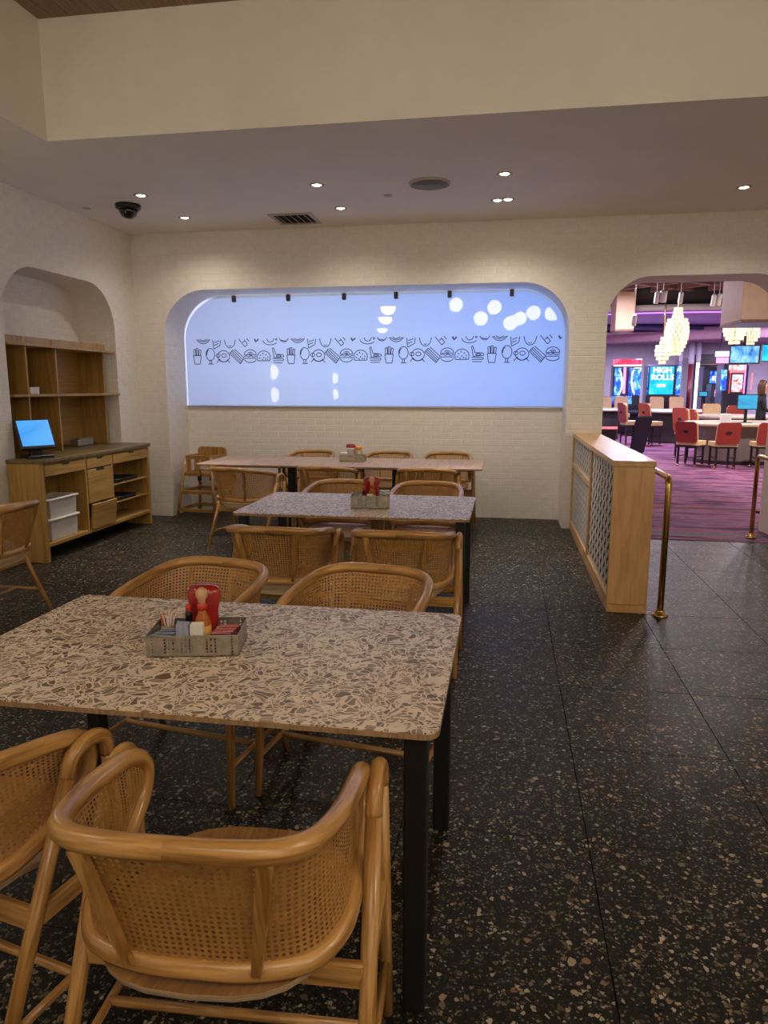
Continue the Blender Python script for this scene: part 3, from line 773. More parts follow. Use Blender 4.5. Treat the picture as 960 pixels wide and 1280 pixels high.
def chair(x, y, rz, label, group):
    if not used[0]:
        used[0] = True; chair0.location = (x, y, 0); chair0.rotation_euler = (0, 0, rz); chair0['label'] = label; chair0['group'] = group; return
    dup(chair0, (x, y, 0), rz, label, group)
G1, G2, G3 = 'cane chairs at the nearest table', 'cane chairs at the middle table', 'cane chairs at the farthest table'
chair(-.532, 1.243, R_(3), 'cane-backed oak chair in the foreground, whole back to the viewer', G1)
chair(-1.25, 1.345, R_(-12), 'cane-backed oak chair cut off by the lower left picture edge', G1)
chair(-.535, 2.50, R_(180 - 9), 'oak chair facing us behind the nearest table, on its right', G1)
chair(-1.20, 2.50, R_(180 - 9), 'oak chair facing us behind the condiment caddy of the nearest table', G1)
chair(-.525, 3.755, R_(0), 'cane-backed chair at the near side of the middle table, right one', G2)
chair(-1.21, 3.755, R_(0), 'cane-backed chair at the near side of the middle table, left one', G2)
chair(-.56, 5.16, R_(180), 'oak chair facing us at the far side of the middle table, right one', G2)
chair(-1.22, 5.16, R_(180), 'oak chair facing us behind the ketchup of the middle table', G2)
chair(-2.39, 6.36, R_(-14), 'cane chair pulled out at the left end of the farthest table', G3)
chair(-1.66, 6.60, R_(0), 'middle cane chair on the near side of the farthest table', G3)
chair(-.71, 6.62, R_(0), 'right cane chair on the near side of the farthest table', G3)
chair(-2.17, 7.77, R_(180), 'leftmost chair between the farthest table and the window wall', G3)
chair(-1.27, 7.77, R_(180), 'middle chair between the farthest table and the window wall', G3)
chair(-.615, 7.77, R_(180), 'rightmost chair between the farthest table and the window wall', G3)
chair(-3.24, 3.93, R_(90), 'cane chair at the left picture edge, in front of the service cabinet', 'cane chair by the cabinet')

# ------------------------------------------------------------------ tables
def table(x0, x1, y0, y1, label, top, edge, th=0.017, legi=0.055, pedestal=False):
    t = thing('dining_table', label, 'table', ((x0 + x1) / 2, (y0 + y1) / 2, 0))
    hx, hy = (x1 - x0) / 2, (y1 - y0) / 2
    MB().prism(rounded(-hx, hx, -hy, hy, 0.035, 6), .75 - .004, .75, XYZ).build('tabletop', top, t)
    MB().prism(rounded(-hx, hx, -hy, hy, 0.035, 6), .75 - th, .7458, XYZ).build('edge_band', edge, t)
    if pedestal:
        for sx in (-1, 1):
            MB().box((sx * .55, 0, .37), (.08, .08, .70), bev=.006).build('pedestal_column', M['blackmet'], t)
            MB().box((sx * .55, 0, .012), (.50, .55, .024), bev=.006).build('pedestal_base', M['blackmet'], t)
    else:
        for sx in (-1, 1):
            for sy in (-1, 1):
                MB().box((sx * (hx - legi), sy * (hy - legi - .005), .364), (.054, .054, .728), bev=.004).build('leg', M['blackmet'], t)
    mb = MB()
    for sy in (-1, 1): mb.box((0, sy * (hy - .22), .715), (2 * hx - .3, .03, .026), bev=.003)
    for sx in (-1, 1): mb.box((sx * (hx - .14), 0, .715), (.03, 2 * hy - .41, .026), bev=.003)
    mb.build('under_frame', M['blackmet'], t)
table(-1.51, -.125, 1.455, 2.31, 'nearest dining table, cream terrazzo top with brown chips', M['ttop'], M['tedge'])
table(-1.63, -.187, 4.06, 4.95, 'middle terrazzo-topped dining table on black legs', M['ttop'], M['tedge'])
table(-3.05, -.20, 6.67, 7.58, 'farthest long table with plain pinkish wood top below the window', M['pinkwood'], M['tedge'], pedestal=True)

# ------------------------------------------------------------------ condiments
def caddy(x, y, z, rz, sx, sy, h, label):
    t = thing('condiment_caddy', label, 'caddy', (x, y, z), rz, 'condiment caddies')
    MB().box((0, 0, .0035), (sx, sy, .003)).build('tray_bottom', M['galv'], t)
    big = [(.55, .75), (.28, .35), (.60, .8), (.3, .4)]
    def hole(i, j): return big[(i * 3 + j * (2 if i % 3 else 1)) % 4] if (3 < i < 17 and 0 < j < 6) or i in (1, 20) else None
    for nm, fn, n in (('perforated_side', lambda u, v: XYZ(-sx / 2 + sx * u, -sy / 2, .002 + h * v), 22), ('perforated_side', lambda u, v: XYZ(-sx / 2 + sx * u, sy / 2, .002 + h * v), 22),
                      ('perforated_end', lambda u, v: XYZ(-sx / 2, -sy / 2 + sy * u, .002 + h * v), 14), ('perforated_end', lambda u, v: XYZ(sx / 2, -sy / 2 + sy * u, .002 + h * v), 14)):
        hf = hole if n == 22 else (lambda i, j: big[(i + j) % 4] if 0 < i < 13 and 0 < j < 6 else None)
        o = holey(MB(), fn, n, 7, hf, smooth=False).build(nm, M['galv'], t, False); weld(o.data)
    MB().tube([(-sx / 2, -sy / 2, h), (sx / 2, -sy / 2, h), (sx / 2, sy / 2, h), (-sx / 2, sy / 2, h)], .0018, 6, True).build('rolled_rim', M['galv'], t)
    return t
def ketchup(x, y, z, label, rz=0, lab=False, s=1.0):
    t = thing('ketchup_bottle', label, 'bottle', (x, y, z), rz, 'ketchup bottles'); t.scale = (s, s, s)
    def oval(prof, nm, mt):
        m_ = MB(); m_.lathe(prof, n=24)
        for v in m_.v: v.x *= 1.30; v.y *= 0.78
        m_.build(nm, mt, t)
    oval([(.020, 0), (.023, .003), (.023, .028), (.020, .031)], 'cap', M['white'] if lab else M['ketchup'])
    oval([(.022, .031), (.030, .045), (.033, .065), (.031, .085), (.034, .11), (.0385, .135), (.038, .153), (.032, .165), (.018, .171), (.001, .172)], 'bottle_body', M['ketchup'])
    if lab: oval([(.0315, .045), (.0342, .065), (.0325, .085), (.0352, .11), (.039, .13)], 'front_label', M['label'])
    return t
def hot_sauce(x, y, z, label, s=1.0):
    t = thing('hot_sauce_bottle', label, 'bottle', (x, y, z), 0, 'hot sauce bottles'); t.scale = (s, s, s)
    MB().lathe([(.021, 0), (.0235, .004), (.0235, .075), (.019, .09), (.012, .105), (.0115, .125)], n=18).build('bottle_body', M['hot'], t)
    MB().lathe([(.0240, .012), (.0240, .068)], n=18).build('paper_label', M['yellow'], t)
    MB().lathe([(.0135, .112), (.0140, .128), (.0125, .131)], n=14).build('neck_band', M['redband'], t)
    MB().lathe([(.011, .130), (.011, .142), (.016, .150), (.0175, .160), (.015, .171), (.008, .177), (.001, .178)], n=16).build('wooden_cap', M['woodcap'], t)
    return t
def pepper_sauce(x, y, z, label, s=1.0):
    t = thing('pepper_sauce_bottle', label, 'bottle', (x, y, z), 0, 'small sauce bottles'); t.scale = (s, s, s)
    MB().lathe([(.014, 0), (.016, .003), (.016, .055), (.010, .07), (.007, .085)], n=14).build('bottle_body', M['hot'], t)
    MB().lathe([(.0163, .01), (.0163, .048)], n=14).build('paper_label', M['whitepkt'], t)
    MB().lathe([(.0105, .072), (.0105, .098), (.0085, .101)], n=12).build('cap', M['blackplastic'], t)
    MB().lathe([(.0085, .100), (.0085, .120), (.006, .123)], n=12).build('red_top', M['redband'], t)
    return t
def packet(mb, x, y, z, w_, h_, rz, tilt, th=.003):
    mb.box((x, y, z), (w_, th, h_), Matrix.Rotation(rz, 3, 'Z') @ Matrix.Rotation(tilt, 3, 'X'), bev=.001)
def packets(parent_xyz, rz0, name, mat, n, x, y, z, w_, h_, dx, dy, label, group, lean=0.25, flat=False):
    cx, cy, cz = parent_xyz; Rz = Matrix.Rotation(rz0, 3, 'Z')
    words_ = ['frontmost', 'second', 'third', 'fourth', 'fifth', 'sixth', 'seventh', 'backmost']
    for k in range(n):
        p = Rz @ Vector((x + dx * k, y + dy * k, 0))
        mb = MB()
        if flat: mb.box((0, 0, .003), (w_, h_, .005), Matrix.Rotation(rnd.uniform(-.25, .25), 3, 'Z') @ Matrix.Rotation(rnd.uniform(.1, .3), 3, 'X'), bev=.0015)
        else: packet(mb, 0, 0, h_ / 2, w_, h_, rnd.uniform(-.08, .08), lean + rnd.uniform(-.04, .04))
        o = mb.build(name, mat); o.location = (cx + p.x, cy + p.y, cz + z + (k * .006 if flat else 0)); o.rotation_euler = (0, 0, rz0)
        tag(o, words_[k if n > 1 else 0] + ' ' + label, 'packet', group)
# caddy on the nearest table
c1 = (-.868, 1.872, .7505); a1 = R_(12)
Rz = Matrix.Rotation(a1, 3, 'Z')
def in1(x, y): p = Rz @ Vector((x, y, 0)); return c1[0] + p.x, c1[1] + p.y
caddy(*c1, a1, .258, .160, .062, 'perforated metal condiment caddy on the nearest table')
Z1 = c1[2] + .006
q = in1(.012, .042); ketchup(*q, Z1, 'ketchup bottle in the caddy of the nearest table', a1)
q = in1(.018, -.014); hot_sauce(*q, Z1, 'hot sauce bottle with round wooden cap, on the nearest table', 1.0)
q = in1(-.026, .008); pepper_sauce(*q, Z1, 'small sauce bottle with black and red cap, on the nearest table')
packets(c1, a1, 'sugar_packet', M['bluepkt'], 5, -.088, -.060, .026, .062, .046, .004, .014, 'blue-grey packet in the left pocket of the nearest caddy', 'blue-grey packets', .9)
packets(c1, a1, 'sweetener_packet', M['bluepkt'], 6, -.030, -.066, .006, .036, .086, 0, .0045, 'upright grey packet left of the white ones in the nearest caddy', 'grey packets', -.08)
packets(c1, a1, 'sugar_packet', M['whitepkt'], 6, .010, -.066, .006, .036, .084, 0, .0045, 'upright white packet in front of the hot sauce bottle', 'white packets', -.08)
packets(c1, a1, 'sweetener_packet', M['pinkpkt'], 6, .078, -.052, .030, .058, .044, .003, .014, 'pink packet in the right pocket of the nearest caddy', 'pink packets', .9)
q = in1(-.092, .030)
t = thing('toothpick_cup', 'small cup of wrapped toothpicks at the back left of the nearest caddy', 'cup', (*q, Z1))
MB().lathe([(.018, 0), (.022, .052), (.020, .054), (.017, .01)], n=16).build('cup', M['jar'], t)
for k in range(14):
    a = k * 2.4; r = .012 * math.sqrt((k + 1) / 14)
    MB().tube([(r * math.cos(a) * .5, r * math.sin(a) * .5, .008), (r * math.cos(a) * 1.9, r * math.sin(a) * 1.9, .082 + .008 * rnd.random())], .0017, 5).build('toothpick', M['whitepkt'] if k % 4 else M['redband'], t)
# caddy on the middle table
c2 = (-.835, 4.42, .7505); a2 = R_(8); Rz2 = Matrix.Rotation(a2, 3, 'Z')
def in2(x, y): p = Rz2 @ Vector((x, y, 0)); return c2[0] + p.x, c2[1] + p.y
caddy(*c2, a2, .245, .155, .078, 'perforated metal condiment caddy on the middle table')
Z2 = c2[2] + .006
q = in2(.005, .044); ketchup(*q, Z2, 'ketchup bottle in the caddy of the middle table', a2, False, 1.06)
q = in2(.010, -.01); hot_sauce(*q, Z2, 'hot sauce bottle with wooden cap, on the middle table', 1.05)
q = in2(-.042, -.008); pepper_sauce(*q, Z2, 'small black-capped sauce bottle on the middle table')
packets(c2, a2, 'sugar_packet', M['bluepkt'], 4, -.085, -.055, .006, .062, .068, .002, .015, 'packet in the left pocket of the middle caddy', 'packets on the middle table', .35)
packets(c2, a2, 'sugar_packet', M['whitepkt'], 5, .000, -.062, .006, .040, .082, 0, .005, 'upright white packet in the middle caddy', 'white packets on the middle table', -.05)
for k in range(6):
    q = in2(.088 + .018 * (k % 3 - 1), .002 + .03 * (k // 3))
    o = MB().lathe([(.011, 0), (.015, .022), (.0175, .023), (.0175, .0245), (.001, .0245)], n=14).build('creamer_pot', M['white']); o.location = (*q, Z2 + .058 + .012 * (k % 2))
    tag(o, ('front left', 'front middle', 'front right', 'back left', 'back middle', 'back right')[k] + ' creamer pot heaped in the middle table caddy', 'creamer', 'creamer pots')
o = MB().box((0, 0, .027), (.055, .08, .05), bev=.004).build('packet_box', M['whitepkt']); q = in2(.088, .015); o.location = (*q, Z2); o.rotation_euler = (0, 0, a2); tag(o, 'small white box under the creamer pots in the middle caddy', 'box')
# caddy on the farthest table
c3 = (-1.55, 7.22, .7505)
caddy(*c3, 0, .255, .155, .062, 'low metal condiment caddy on the farthest table')
Z3 = c3[2] + .006
ketchup(c3[0] - .02, c3[1] + .01, Z3, 'ketchup bottle with white label on the farthest table', 0, True, 1.0)
t = thing('mustard_jar', 'clear jar with an orange lid on the farthest table', 'jar', (c3[0] + .065, c3[1] + .0, Z3))
MB().lathe([(.036, 0), (.039, .005), (.039, .10), (.034, .112), (.034, .118)], n=20).build('jar_body', M['jar'], t)
MB().lathe([(.037, .116), (.037, .142), (.033, .146)], n=20).build('lid', M['orangecap'], t)
o = MB().lathe([(.028, 0), (.034, .068), (.034, .084), (.030, .086)], n=18).build('ramekin', M['white']); o.location = (c3[0] - .085, c3[1] - .02, Z3); tag(o, 'white ramekin beside the ketchup on the farthest table', 'ramekin')

# ------------------------------------------------------------------ service cabinet with hutch (left niche)
CX, CY0, CY1 = -3.87, 5.43, 7.325
t = thing('service_cabinet', 'oak service station with open bays, drawers and olive counter', 'cabinet', (CX, CY0, 0))
L_ = CY1 - CY0
def cb(name, x0, x1, y0, y1, z0, z1, mat='cab', bev=.004, parent=None, grain=None):
    return MB().box(((x0 + x1) / 2, (y0 + y1) / 2, (z0 + z1) / 2), (abs(x1 - x0), abs(y1 - y0), abs(z1 - z0)), bev=bev, grain=grain).build(name, M[mat], parent or t)
cb('side_panel', -.31, 0.0, 0, .05, 0, .86, grain=2)
cb('side_panel', -.31, 0.0, L_ - .05, L_ - .012, 0, .86, grain=2)
cb('back_panel', -.325, -.30, .05, L_ - .05, .12, .86, 'cabin')
YB1, YB2 = 6.10 - CY0, 6.56 - CY0
cb('divider_panel', -.30, -.004, YB1 - .012, YB1 + .012, .14, .86)
cb('divider_panel', -.30, -.004, YB2 - .012, YB2 + .012, .14, .86)
cb('bottom_shelf', -.30, -.003, .05, L_ - .05, .13, .165)
cb('toe_board', -.30, -.28, .05, L_ - .05, 0.0, .13, 'dark')
cb('counter_support', -.30, -.01, .05, L_ - .05, .845, .86)
cb('counter', -.325, .012, -.0, L_ - .006, .86, .895, 'counter', .006)
cb('counter_edge', -.325, .016, L_ - .006, L_ + .004, .862, .90, 'cab')
for y0, y1 in ((.055, YB1 - .014), (YB1 + .016, YB2 - .016), (YB2 + .016, L_ - .054)):
    d = cb('drawer', -.28, .004, y0, y1, .745, .842)
    cb('finger_notch', -.002, .0055, (y0 + y1) / 2 - .05, (y0 + y1) / 2 + .05, .826, .8425, 'dark', 0, d)
d = cb('door', -.02, .004, YB1 + .016, YB2 - .016, .415, .735)
cb('finger_notch', -.002, .0055, (YB1 + YB2) / 2 - .07, (YB1 + YB2) / 2 + .07, .715, .7355, 'dark', 0, d)
d = MB().box(((0.015), (YB1 + YB2) / 2, .285), (.022, YB2 - YB1 - .034, .245), Matrix.Rotation(R_(6), 3, 'Y'), bev=.004).build('tilt_drawer', M['cab'], t)
MB().box((.028, (YB1 + YB2) / 2, .402), (.010, .12, .012)).build('finger_notch', M['dark'], d)
for z in (.335, .52): cb('shelf', -.30, -.02, YB2 + .014, L_ - .052, z, z + .018)
# hutch: back, dividers and two long shelves standing on the counter
HX0, HX1 = XN + .012 - CX, -4.20 - CX
hy = [5.60 - CY0, at_x(36, 470, -4.22).y - CY0, at_x(73, 470, -4.22).y - CY0, 7.235 - CY0]
h = thing('shelf_hutch', 'oak wall hutch with two long shelves above the counter', 'shelf unit', (CX, CY0, 0))
cb('back_panel', HX0, HX0 + .018, hy[0], hy[3], .90, 1.94, 'cabin', parent=h)
for k, (a, b) in enumerate(zip(hy[:-1], hy[1:])):
    poly = rounded(a + .002, b - .002, 1.885, 1.955, .03, 4, (1, 1, 0, 0))
    MB().prism(poly, HX1 - .09, HX1 - .07, lambda u, v, d_: Vector((d_, u, v))).build('crest_board', M['cab'], h)
for y in hy:
    cb('upright', HX0 + .018, HX1 - .03 if y != hy[3] else HX1 - .10, y - .01, y + .01, .90, 1.865, parent=h, grain=2)
cb('shelf', HX0 + .018, HX1 + .015, hy[0] - .01, hy[3] + .06, 1.865, 1.888, parent=h)
cb('shelf', HX0 + .018, HX1 + .03, hy[0] - .01, hy[3] + .09, 1.418, 1.442, parent=h)
# left part of the cabinet body behind the front lies in the niche: deep counter
MB().box((-.54, (5.58 + 7.33) / 2 - CY0, .8775), (.42, 1.74, .034), bev=.004).build('counter_back', M['counter'], t)
# things on it
p = at_x(50, 488, -4.3)
o = MB().box((0, 0, .035), (.09, .13, .05), bev=.004).box((0, 0, .065), (.094, .134, .012), bev=.003).build('small_box', M['white']); o.location = (-4.32, 6.02, 1.434); tag(o, 'small white lidded box on the middle hutch shelf', 'box')
o = MB().box((0, 0, .035), (.10, .28, .07), bev=.008).box((.03, 0, .075), (.05, .26, .012), bev=.003).build('receipt_printer', M['galv']); o.location = (-4.42, 6.93, .897); tag(o, 'low grey box lying on the counter under the hutch', 'box')
for k, (z, lab) in enumerate(((.542, 'dark folded tray in the upper right bay of the cabinet'), (.357, 'dark shallow tray in the lower right bay of the cabinet'))):
    tr = thing('serving_tray', lab, 'tray', (CX - .14, 6.86, z - .003), 0, 'dark trays in the cabinet')
    MB().box((0, 0, .012), (.23, .44 - .1 * k, .02), bev=.004).build('tray_base', M['blackplastic'], tr)
    MB().tube([(-.11, -.21 + .05 * k, .03), (.11, -.21 + .05 * k, .03), (.11, .21 - .05 * k, .03), (-.11, .21 - .05 * k, .03)], .01, 6, True).build('tray_rim', M['blackplastic'], tr)
def bin_(z, label):
    b = thing('storage_bin', label, 'bin', (CX - .145, CY0 + .33, z), 0, 'stacked storage bins')
    mb = MB(); a = [(-.115, -.20), (.115, -.20), (.115, .20), (-.115, .20)]
    V = [Vector((x * .93, y * .95, .001)) for x, y in a] + [Vector((x, y, .19)) for x, y in a] + [Vector((x * .96, y * .975, .19)) for x, y in a] + [Vector((x * .9, y * .93, .008)) for x, y in a]
    F = [[0, 1, 2, 3]] + [[i, (i + 1) % 4, 4 + (i + 1) % 4, 4 + i] for i in range(4)] + [[8 + i, 8 + (i + 1) % 4, 12 + (i + 1) % 4, 12 + i] for i in range(4)] + [[4 + i, 4 + (i + 1) % 4, 8 + (i + 1) % 4, 8 + i] for i in range(4)] + [[12, 13, 14, 15]]
    mb.add(V, F).build('bin_body', M['bin'], b)
    MB().tube([(-.122, -.207, .185), (.122, -.207, .185), (.122, .207, .185), (-.122, .207, .185)], .012, 8, True).build('bin_rim', M['binrim'], b)
bin_(.167, 'lower white plastic bin in the open left bay of the cabinet')
bin_(.345, 'upper white plastic bin stacked in the open left bay')
# register screen
t = thing('register_monitor', 'tilted touch-screen register with blue display on the counter', 'monitor', (-4.055, 5.66, .896), R_(-30))
MB().box((0, 0, .012), (.20, .22, .024), bev=.006).build('base', M['blackplastic'], t)
MB().box((-.02, 0, .055), (.06, .10, .08), bev=.01).build('stand', M['blackplastic'], t)
Rt = Matrix.Rotation(R_(-24), 3, 'Y')
bz = MB().box((-.005, 0, .20), (.035, .31, .275), Rt, bev=.008).build('bezel', M['blackplastic'], t)
MB().box(Vector((-.005, 0, .20)) + Rt @ Vector((.0185, 0, .008)), (.002, .275, .235), Rt).build('screen', M['pos'], bz)

# ------------------------------------------------------------------ high chair in the alcove corner
t = thing('high_chair', 'wooden restaurant high chair in the window alcove corner', 'high chair', (-3.50, 7.96, 0), R_(-8))
W0, W1, D0, D1, HH = .25, .165, .24, .15, .70
def hp(sx, sy, f): return Vector((sx * (W0 + (W1 - W0) * f), sy * (D0 + (D1 - D0) * f), HH * f))
for sx in (-1, 1):
    for sy in (-1, 1):
        MB().tube([hp(sx, sy, 0), hp(sx, sy, 1)], .018, 8).build('leg', M['oak'], t)
for f in (.12, .42, .72, 1.0):
    for sy in (-1, 1):
        if f == 1.0 and sy == 1: continue
        a, b = hp(-1, sy, f), hp(1, sy, f); MB().box((a + b) / 2, ((b - a).length, .018, .042), bev=.004).build('cross_rail', M['oak'], t)
    for sx in (-1, 1):
        a, b = hp(sx, -1, f), hp(sx, 1, f); MB().box((a + b) / 2, (.018, (b - a).length, .042), bev=.004, grain=1).build('side_rail', M['oak'], t)
MB().box((0, .0, .50), (.36, .34, .016), bev=.004).build('seat', M['oakseat'], t)
MB().prism(rounded(-.19, .19, .60, .80, .05, 5, (1, 1, 0, 0)), .155, .173, lambda u, v, d: Vector((u, d, v))).build('backrest', M['oak'], t)
for x in (-.12, -.02): MB().box((x, -.155, .60), (.055, .014, .17), bev=.003, grain=2).build('front_slat', M['oak'], t)
MB().tube(catmull([(.03, -.17, .56), (.05, -.185, .50), (.02, -.19, .44), (.06, -.19, .40)], 4), .009, 6).build('strap', M['blackplastic'], t)
MB().box((.035, -.19, .46), (.05, .015, .05), bev=.004).build('buckle', M['blackplastic'], t)
MB().tube(catmull([(.16, -.14, .60), (.17, -.17, .52), (.16, -.17, .44)], 4), .009, 6).build('strap', M['blackplastic'], t)

# ------------------------------------------------------------------ low divider with lattice panels, brass rails
DX0, DX1, DY0, DY1, DH = .712, .972, 4.835, YW - .006, 1.03
t = thing('divider_screen', 'low maple divider with white lattice panels beside the archway', 'divider', (DX0, DY0, 0))
DW, DL = DX1 - DX0, DY1 - DY0
def dv(name, x0, x1, y0, y1, z0, z1, mat='div', bev=.002, grain=None): return cb(name, x0, x1, y0, y1, z0, z1, mat, bev, t, grain)
dv('cap_board', -.006, DW + .004, -.006, DL, DH - .038, DH)
dv('plinth', 0, DW, 0.0, DL, 0, .055)
dv('end_panel', 0, DW, 0, .035, .057, DH - .04, grain=2)
dv('right_panel', DW - .018, DW, .035, DL, .057, DH - .04)
PYM = 6.14 - DY0
dv('post', 0, .06, PYM - .035, PYM + .035, .057, DH - .04, grain=2)
dv('post', 0, .06, DL - .06, DL, .057, DH - .04, grain=2)
dv('lower_rail', 0.0, .05, .035, DL - .06, .057, .10)
dv('middle_rail', 0.0, .05, PYM + .035, DL - .06, .675, .72)
dv('panel_back', .045, .055, .035, PYM - .035, .10, DH - .04, 'dark')
dv('panel_back', .045, .055, PYM + .035, DL - .06, .72, DH - .04, 'dark')
dv('panel_back', .030, .055, PYM + .035, DL - .06, .10, .675, 'greyback')
def lattice(y0, y1, z0, z1, x, nu, nv, hr, nm):
    o = holey(MB(), lambda u, v: Vector((x + .004 * math.sin(u * nu * PI), y0 + (y1 - y0) * u, z0 + (z1 - z0) * v)), nu, nv, lambda i, j: hr, True, smooth=False).build(nm, M['lattice'], t, False)
    weld(o.data)
lattice(.035, PYM - .035, .10, DH - .04, .016, 16, 11, (.62, .62), 'lattice_panel')
lattice(PYM + .035, DL - .06, .72, DH - .04, .016, 20, 4, (.62, .62), 'lattice_panel')
lattice(PYM + .035, DL - .06, .10, .675, .016, 20, 9, (.5, .35), 'lattice_panel')
def rail(x, y0, y1, zt, label):
    t = thing('brass_handrail', label, 'handrail', (x, y0, 0), 0, 'brass handrails')
    s = 1 if y1 > y0 else -1; L = abs(y1 - y0); r = .021
    MB().lathe([(.052, 0.0), (.052, .008), (.046, .014), (.030, .018), (.028, .04), (.022, .045)], n=20).build('floor_flange', M['brass'], t)
    pts = [(0, 0, .03), (0, 0, zt - .06)] + [(0, s * .06 * (1 - math.cos(a)), zt - .06 + .06 * math.sin(a)) for a in (R_(25), R_(50), R_(75), R_(90))] + [(0, s * L, zt)]
    MB().tube(pts, r, 12).build('post_and_rail', M['brass'], t)
    if s > 0: MB().lathe([(.045, 0), (.045, .012), (.024, .02)], n=18, rot=Matrix.Rotation(PI / 2, 3, 'X')).build('end_flange', M['brass'], t).location = (0, L, zt)
    else:
        MB().tube([(0, -L, 0.03), (0, -L, zt)], r, 12).build('post', M['brass'], t)
        MB().lathe([(.052, 0.0), (.052, .008), (.046, .014), (.030, .018), (.028, .04), (.022, .045)], (0, -L, 0), n=20).build('floor_flange', M['brass'], t)
rail(1.055, 4.81, YW - .004, .925, 'brass handrail running beside the maple divider')
rail(2.50, 7.62, 4.9, .83, 'brass handrail post in front of the right side of the archway')

# ------------------------------------------------------------------ gaming hall beyond the archway
M['hallwall'] = plain('lavender_grey_wall', (0.52, 0.48, 0.58), 0.7)
M['coffer'] = wood('coffer_wood', (0.16, 0.085, 0.055), (0.22, 0.12, 0.08), (0.28, 0.16, 0.10), 0.5)
M['coffertop'] = plain('coffer_field', (0.16, 0.10, 0.09), 0.7)
M['creambox'] = plain('cream_bulkhead', (0.66, 0.48, 0.33), 0.6)
M['blackband'] = plain('black_fascia', (0.012, 0.014, 0.012), 0.4)
M['whiteband'] = plain('white_cornice', (0.66, 0.64, 0.62), 0.5)
M['purpleband'] = plain('violet_soffit', (0.36, 0.20, 0.55), 0.5)
M['pinksoffit'] = plain('rose_soffit', (0.50, 0.30, 0.40), 0.6)
M['navyband'] = plain('navy_fascia', (0.035, 0.025, 0.11), 0.4)
M['cove'] = emit('violet_cove_light', (0.42, 0.16, 1.0), 2.2)
M['warmcove'] = emit('warm_cove_light', (1.0, 0.72, 0.42), 3.0)
M['crystal'] = emit('lit_crystal', (1.0, 0.78, 0.46), 0.85)
M['red'] = plain('rust_red_leather', (0.34, 0.045, 0.022), 0.45, coat=0.1)
M['cream'] = plain('cream_leather', (0.60, 0.44, 0.22), 0.5)
M['darkleg'] = plain('dark_wood_leg', (0.022, 0.010, 0.012), 0.4)
M['felt'] = plain('grey_green_felt', (0.33, 0.34, 0.33), 0.85)
M['tbody'] = plain('taupe_table_body', (0.17, 0.135, 0.125), 0.6)
M['tbodyd'] = plain('dark_table_body', (0.020, 0.014, 0.018), 0.5)
M['rim'] = plain('padded_cream_rim', (0.60, 0.52, 0.40), 0.5)
M['navy'] = plain('navy_leather', (0.022, 0.024, 0.045), 0.4)
M['slotbody'] = plain('slot_cabinet', (0.02, 0.022, 0.04), 0.3, coat=0.4)
M['scrblue'] = screen_mat('slot_blue_display', [(0.34, (0.01, 0.02, 0.25)), (0.46, (0.02, 0.10, 0.95)), (0.56, (0.08, 0.45, 1.0)), (0.66, (0.75, 0.85, 1.0))], (5, 5, 3), 1.5)
M['scrcyan'] = screen_mat('cyan_display', [(0.30, (0.0, 0.22, 0.75)), (0.48, (0.0, 0.50, 0.85)), (0.60, (0.02, 0.72, 0.85)), (0.75, (0.25, 0.9, 0.95))], (1.2, 1.2, 1.2), 1.25)
M['scrpink'] = screen_mat('pink_display', [(0.36, (1.0, 0.05, 0.10)), (0.46, (1.0, 0.35, 0.28)), (0.54, (0.95, 0.85, 0.95)), (0.64, (0.30, 0.55, 1.0)), (0.72, (1.0, 0.4, 0.7))], (6, 6, 9), 1.3)
M['scrred'] = screen_mat('red_topper', [(0.38, (0.9, 0.0, 0.03)), (0.56, (1.0, 0.05, 0.12)), (0.66, (1.0, 0.35, 0.9))], (4, 4, 1), 1.5)
M['scrtv'] = screen_mat('tv_picture', [(0.35, (0.02, 0.12, 0.45)), (0.48, (0.12, 0.42, 0.85)), (0.62, (0.35, 0.70, 1.0))], (4, 4, 3), 1.2)
M['scrpos'] = screen_mat('dealer_screen', [(0.35, (0.03, 0.33, 0.62)), (0.6, (0.06, 0.48, 0.78)), (0.75, (0.12, 0.55, 0.8))], (2, 2, 6), 1.0)
M['lettering'] = emit('lit_white_lettering', (0.85, 1.0, 1.0), 1.6)
M['glowpink'] = emit('pink_light_strip', (1.0, 0.12, 0.16), 2.0)
M['glowmag'] = emit('magenta_light', (1.0, 0.25, 0.85), 1.8)
M['glowwhite'] = emit('white_light_strip', (0.85, 0.9, 1.0), 1.6)
M['skin'] = plain('skin', (0.45, 0.25, 0.17), 0.5); M['hair'] = plain('brown_hair', (0.09, 0.035, 0.016), 0.5, var=0.4, scale=40); M['cloth'] = plain('black_cloth', (0.008, 0.008, 0.01), 0.8)

def struct(o): return tag(o, kind='structure')
struct(MB().box((8.2, 31.5, 2.0), (17, 0.2, 5.2)).build('wall_hall_back', M['hallwall']))
struct(MB().box((16.1, 20, 2.0), (0.2, 24, 5.2)).build('wall_hall_right', M['hallwall']))
struct(MB().box((0.45, 21, 2.0), (0.2, 22, 5.2)).build('wall_hall_left', M['hallwall']))
struct(MB().box((9.7, 8.24, 2.2), (13.0, 0.1, 4.8)).build('wall_hall_front', M['hallwall']))
struct(MB().box((1.6, 8.36, 3.6), (3.4, 0.1, 1.95)).build('wall_hall_over_arch', M['hallwall']))
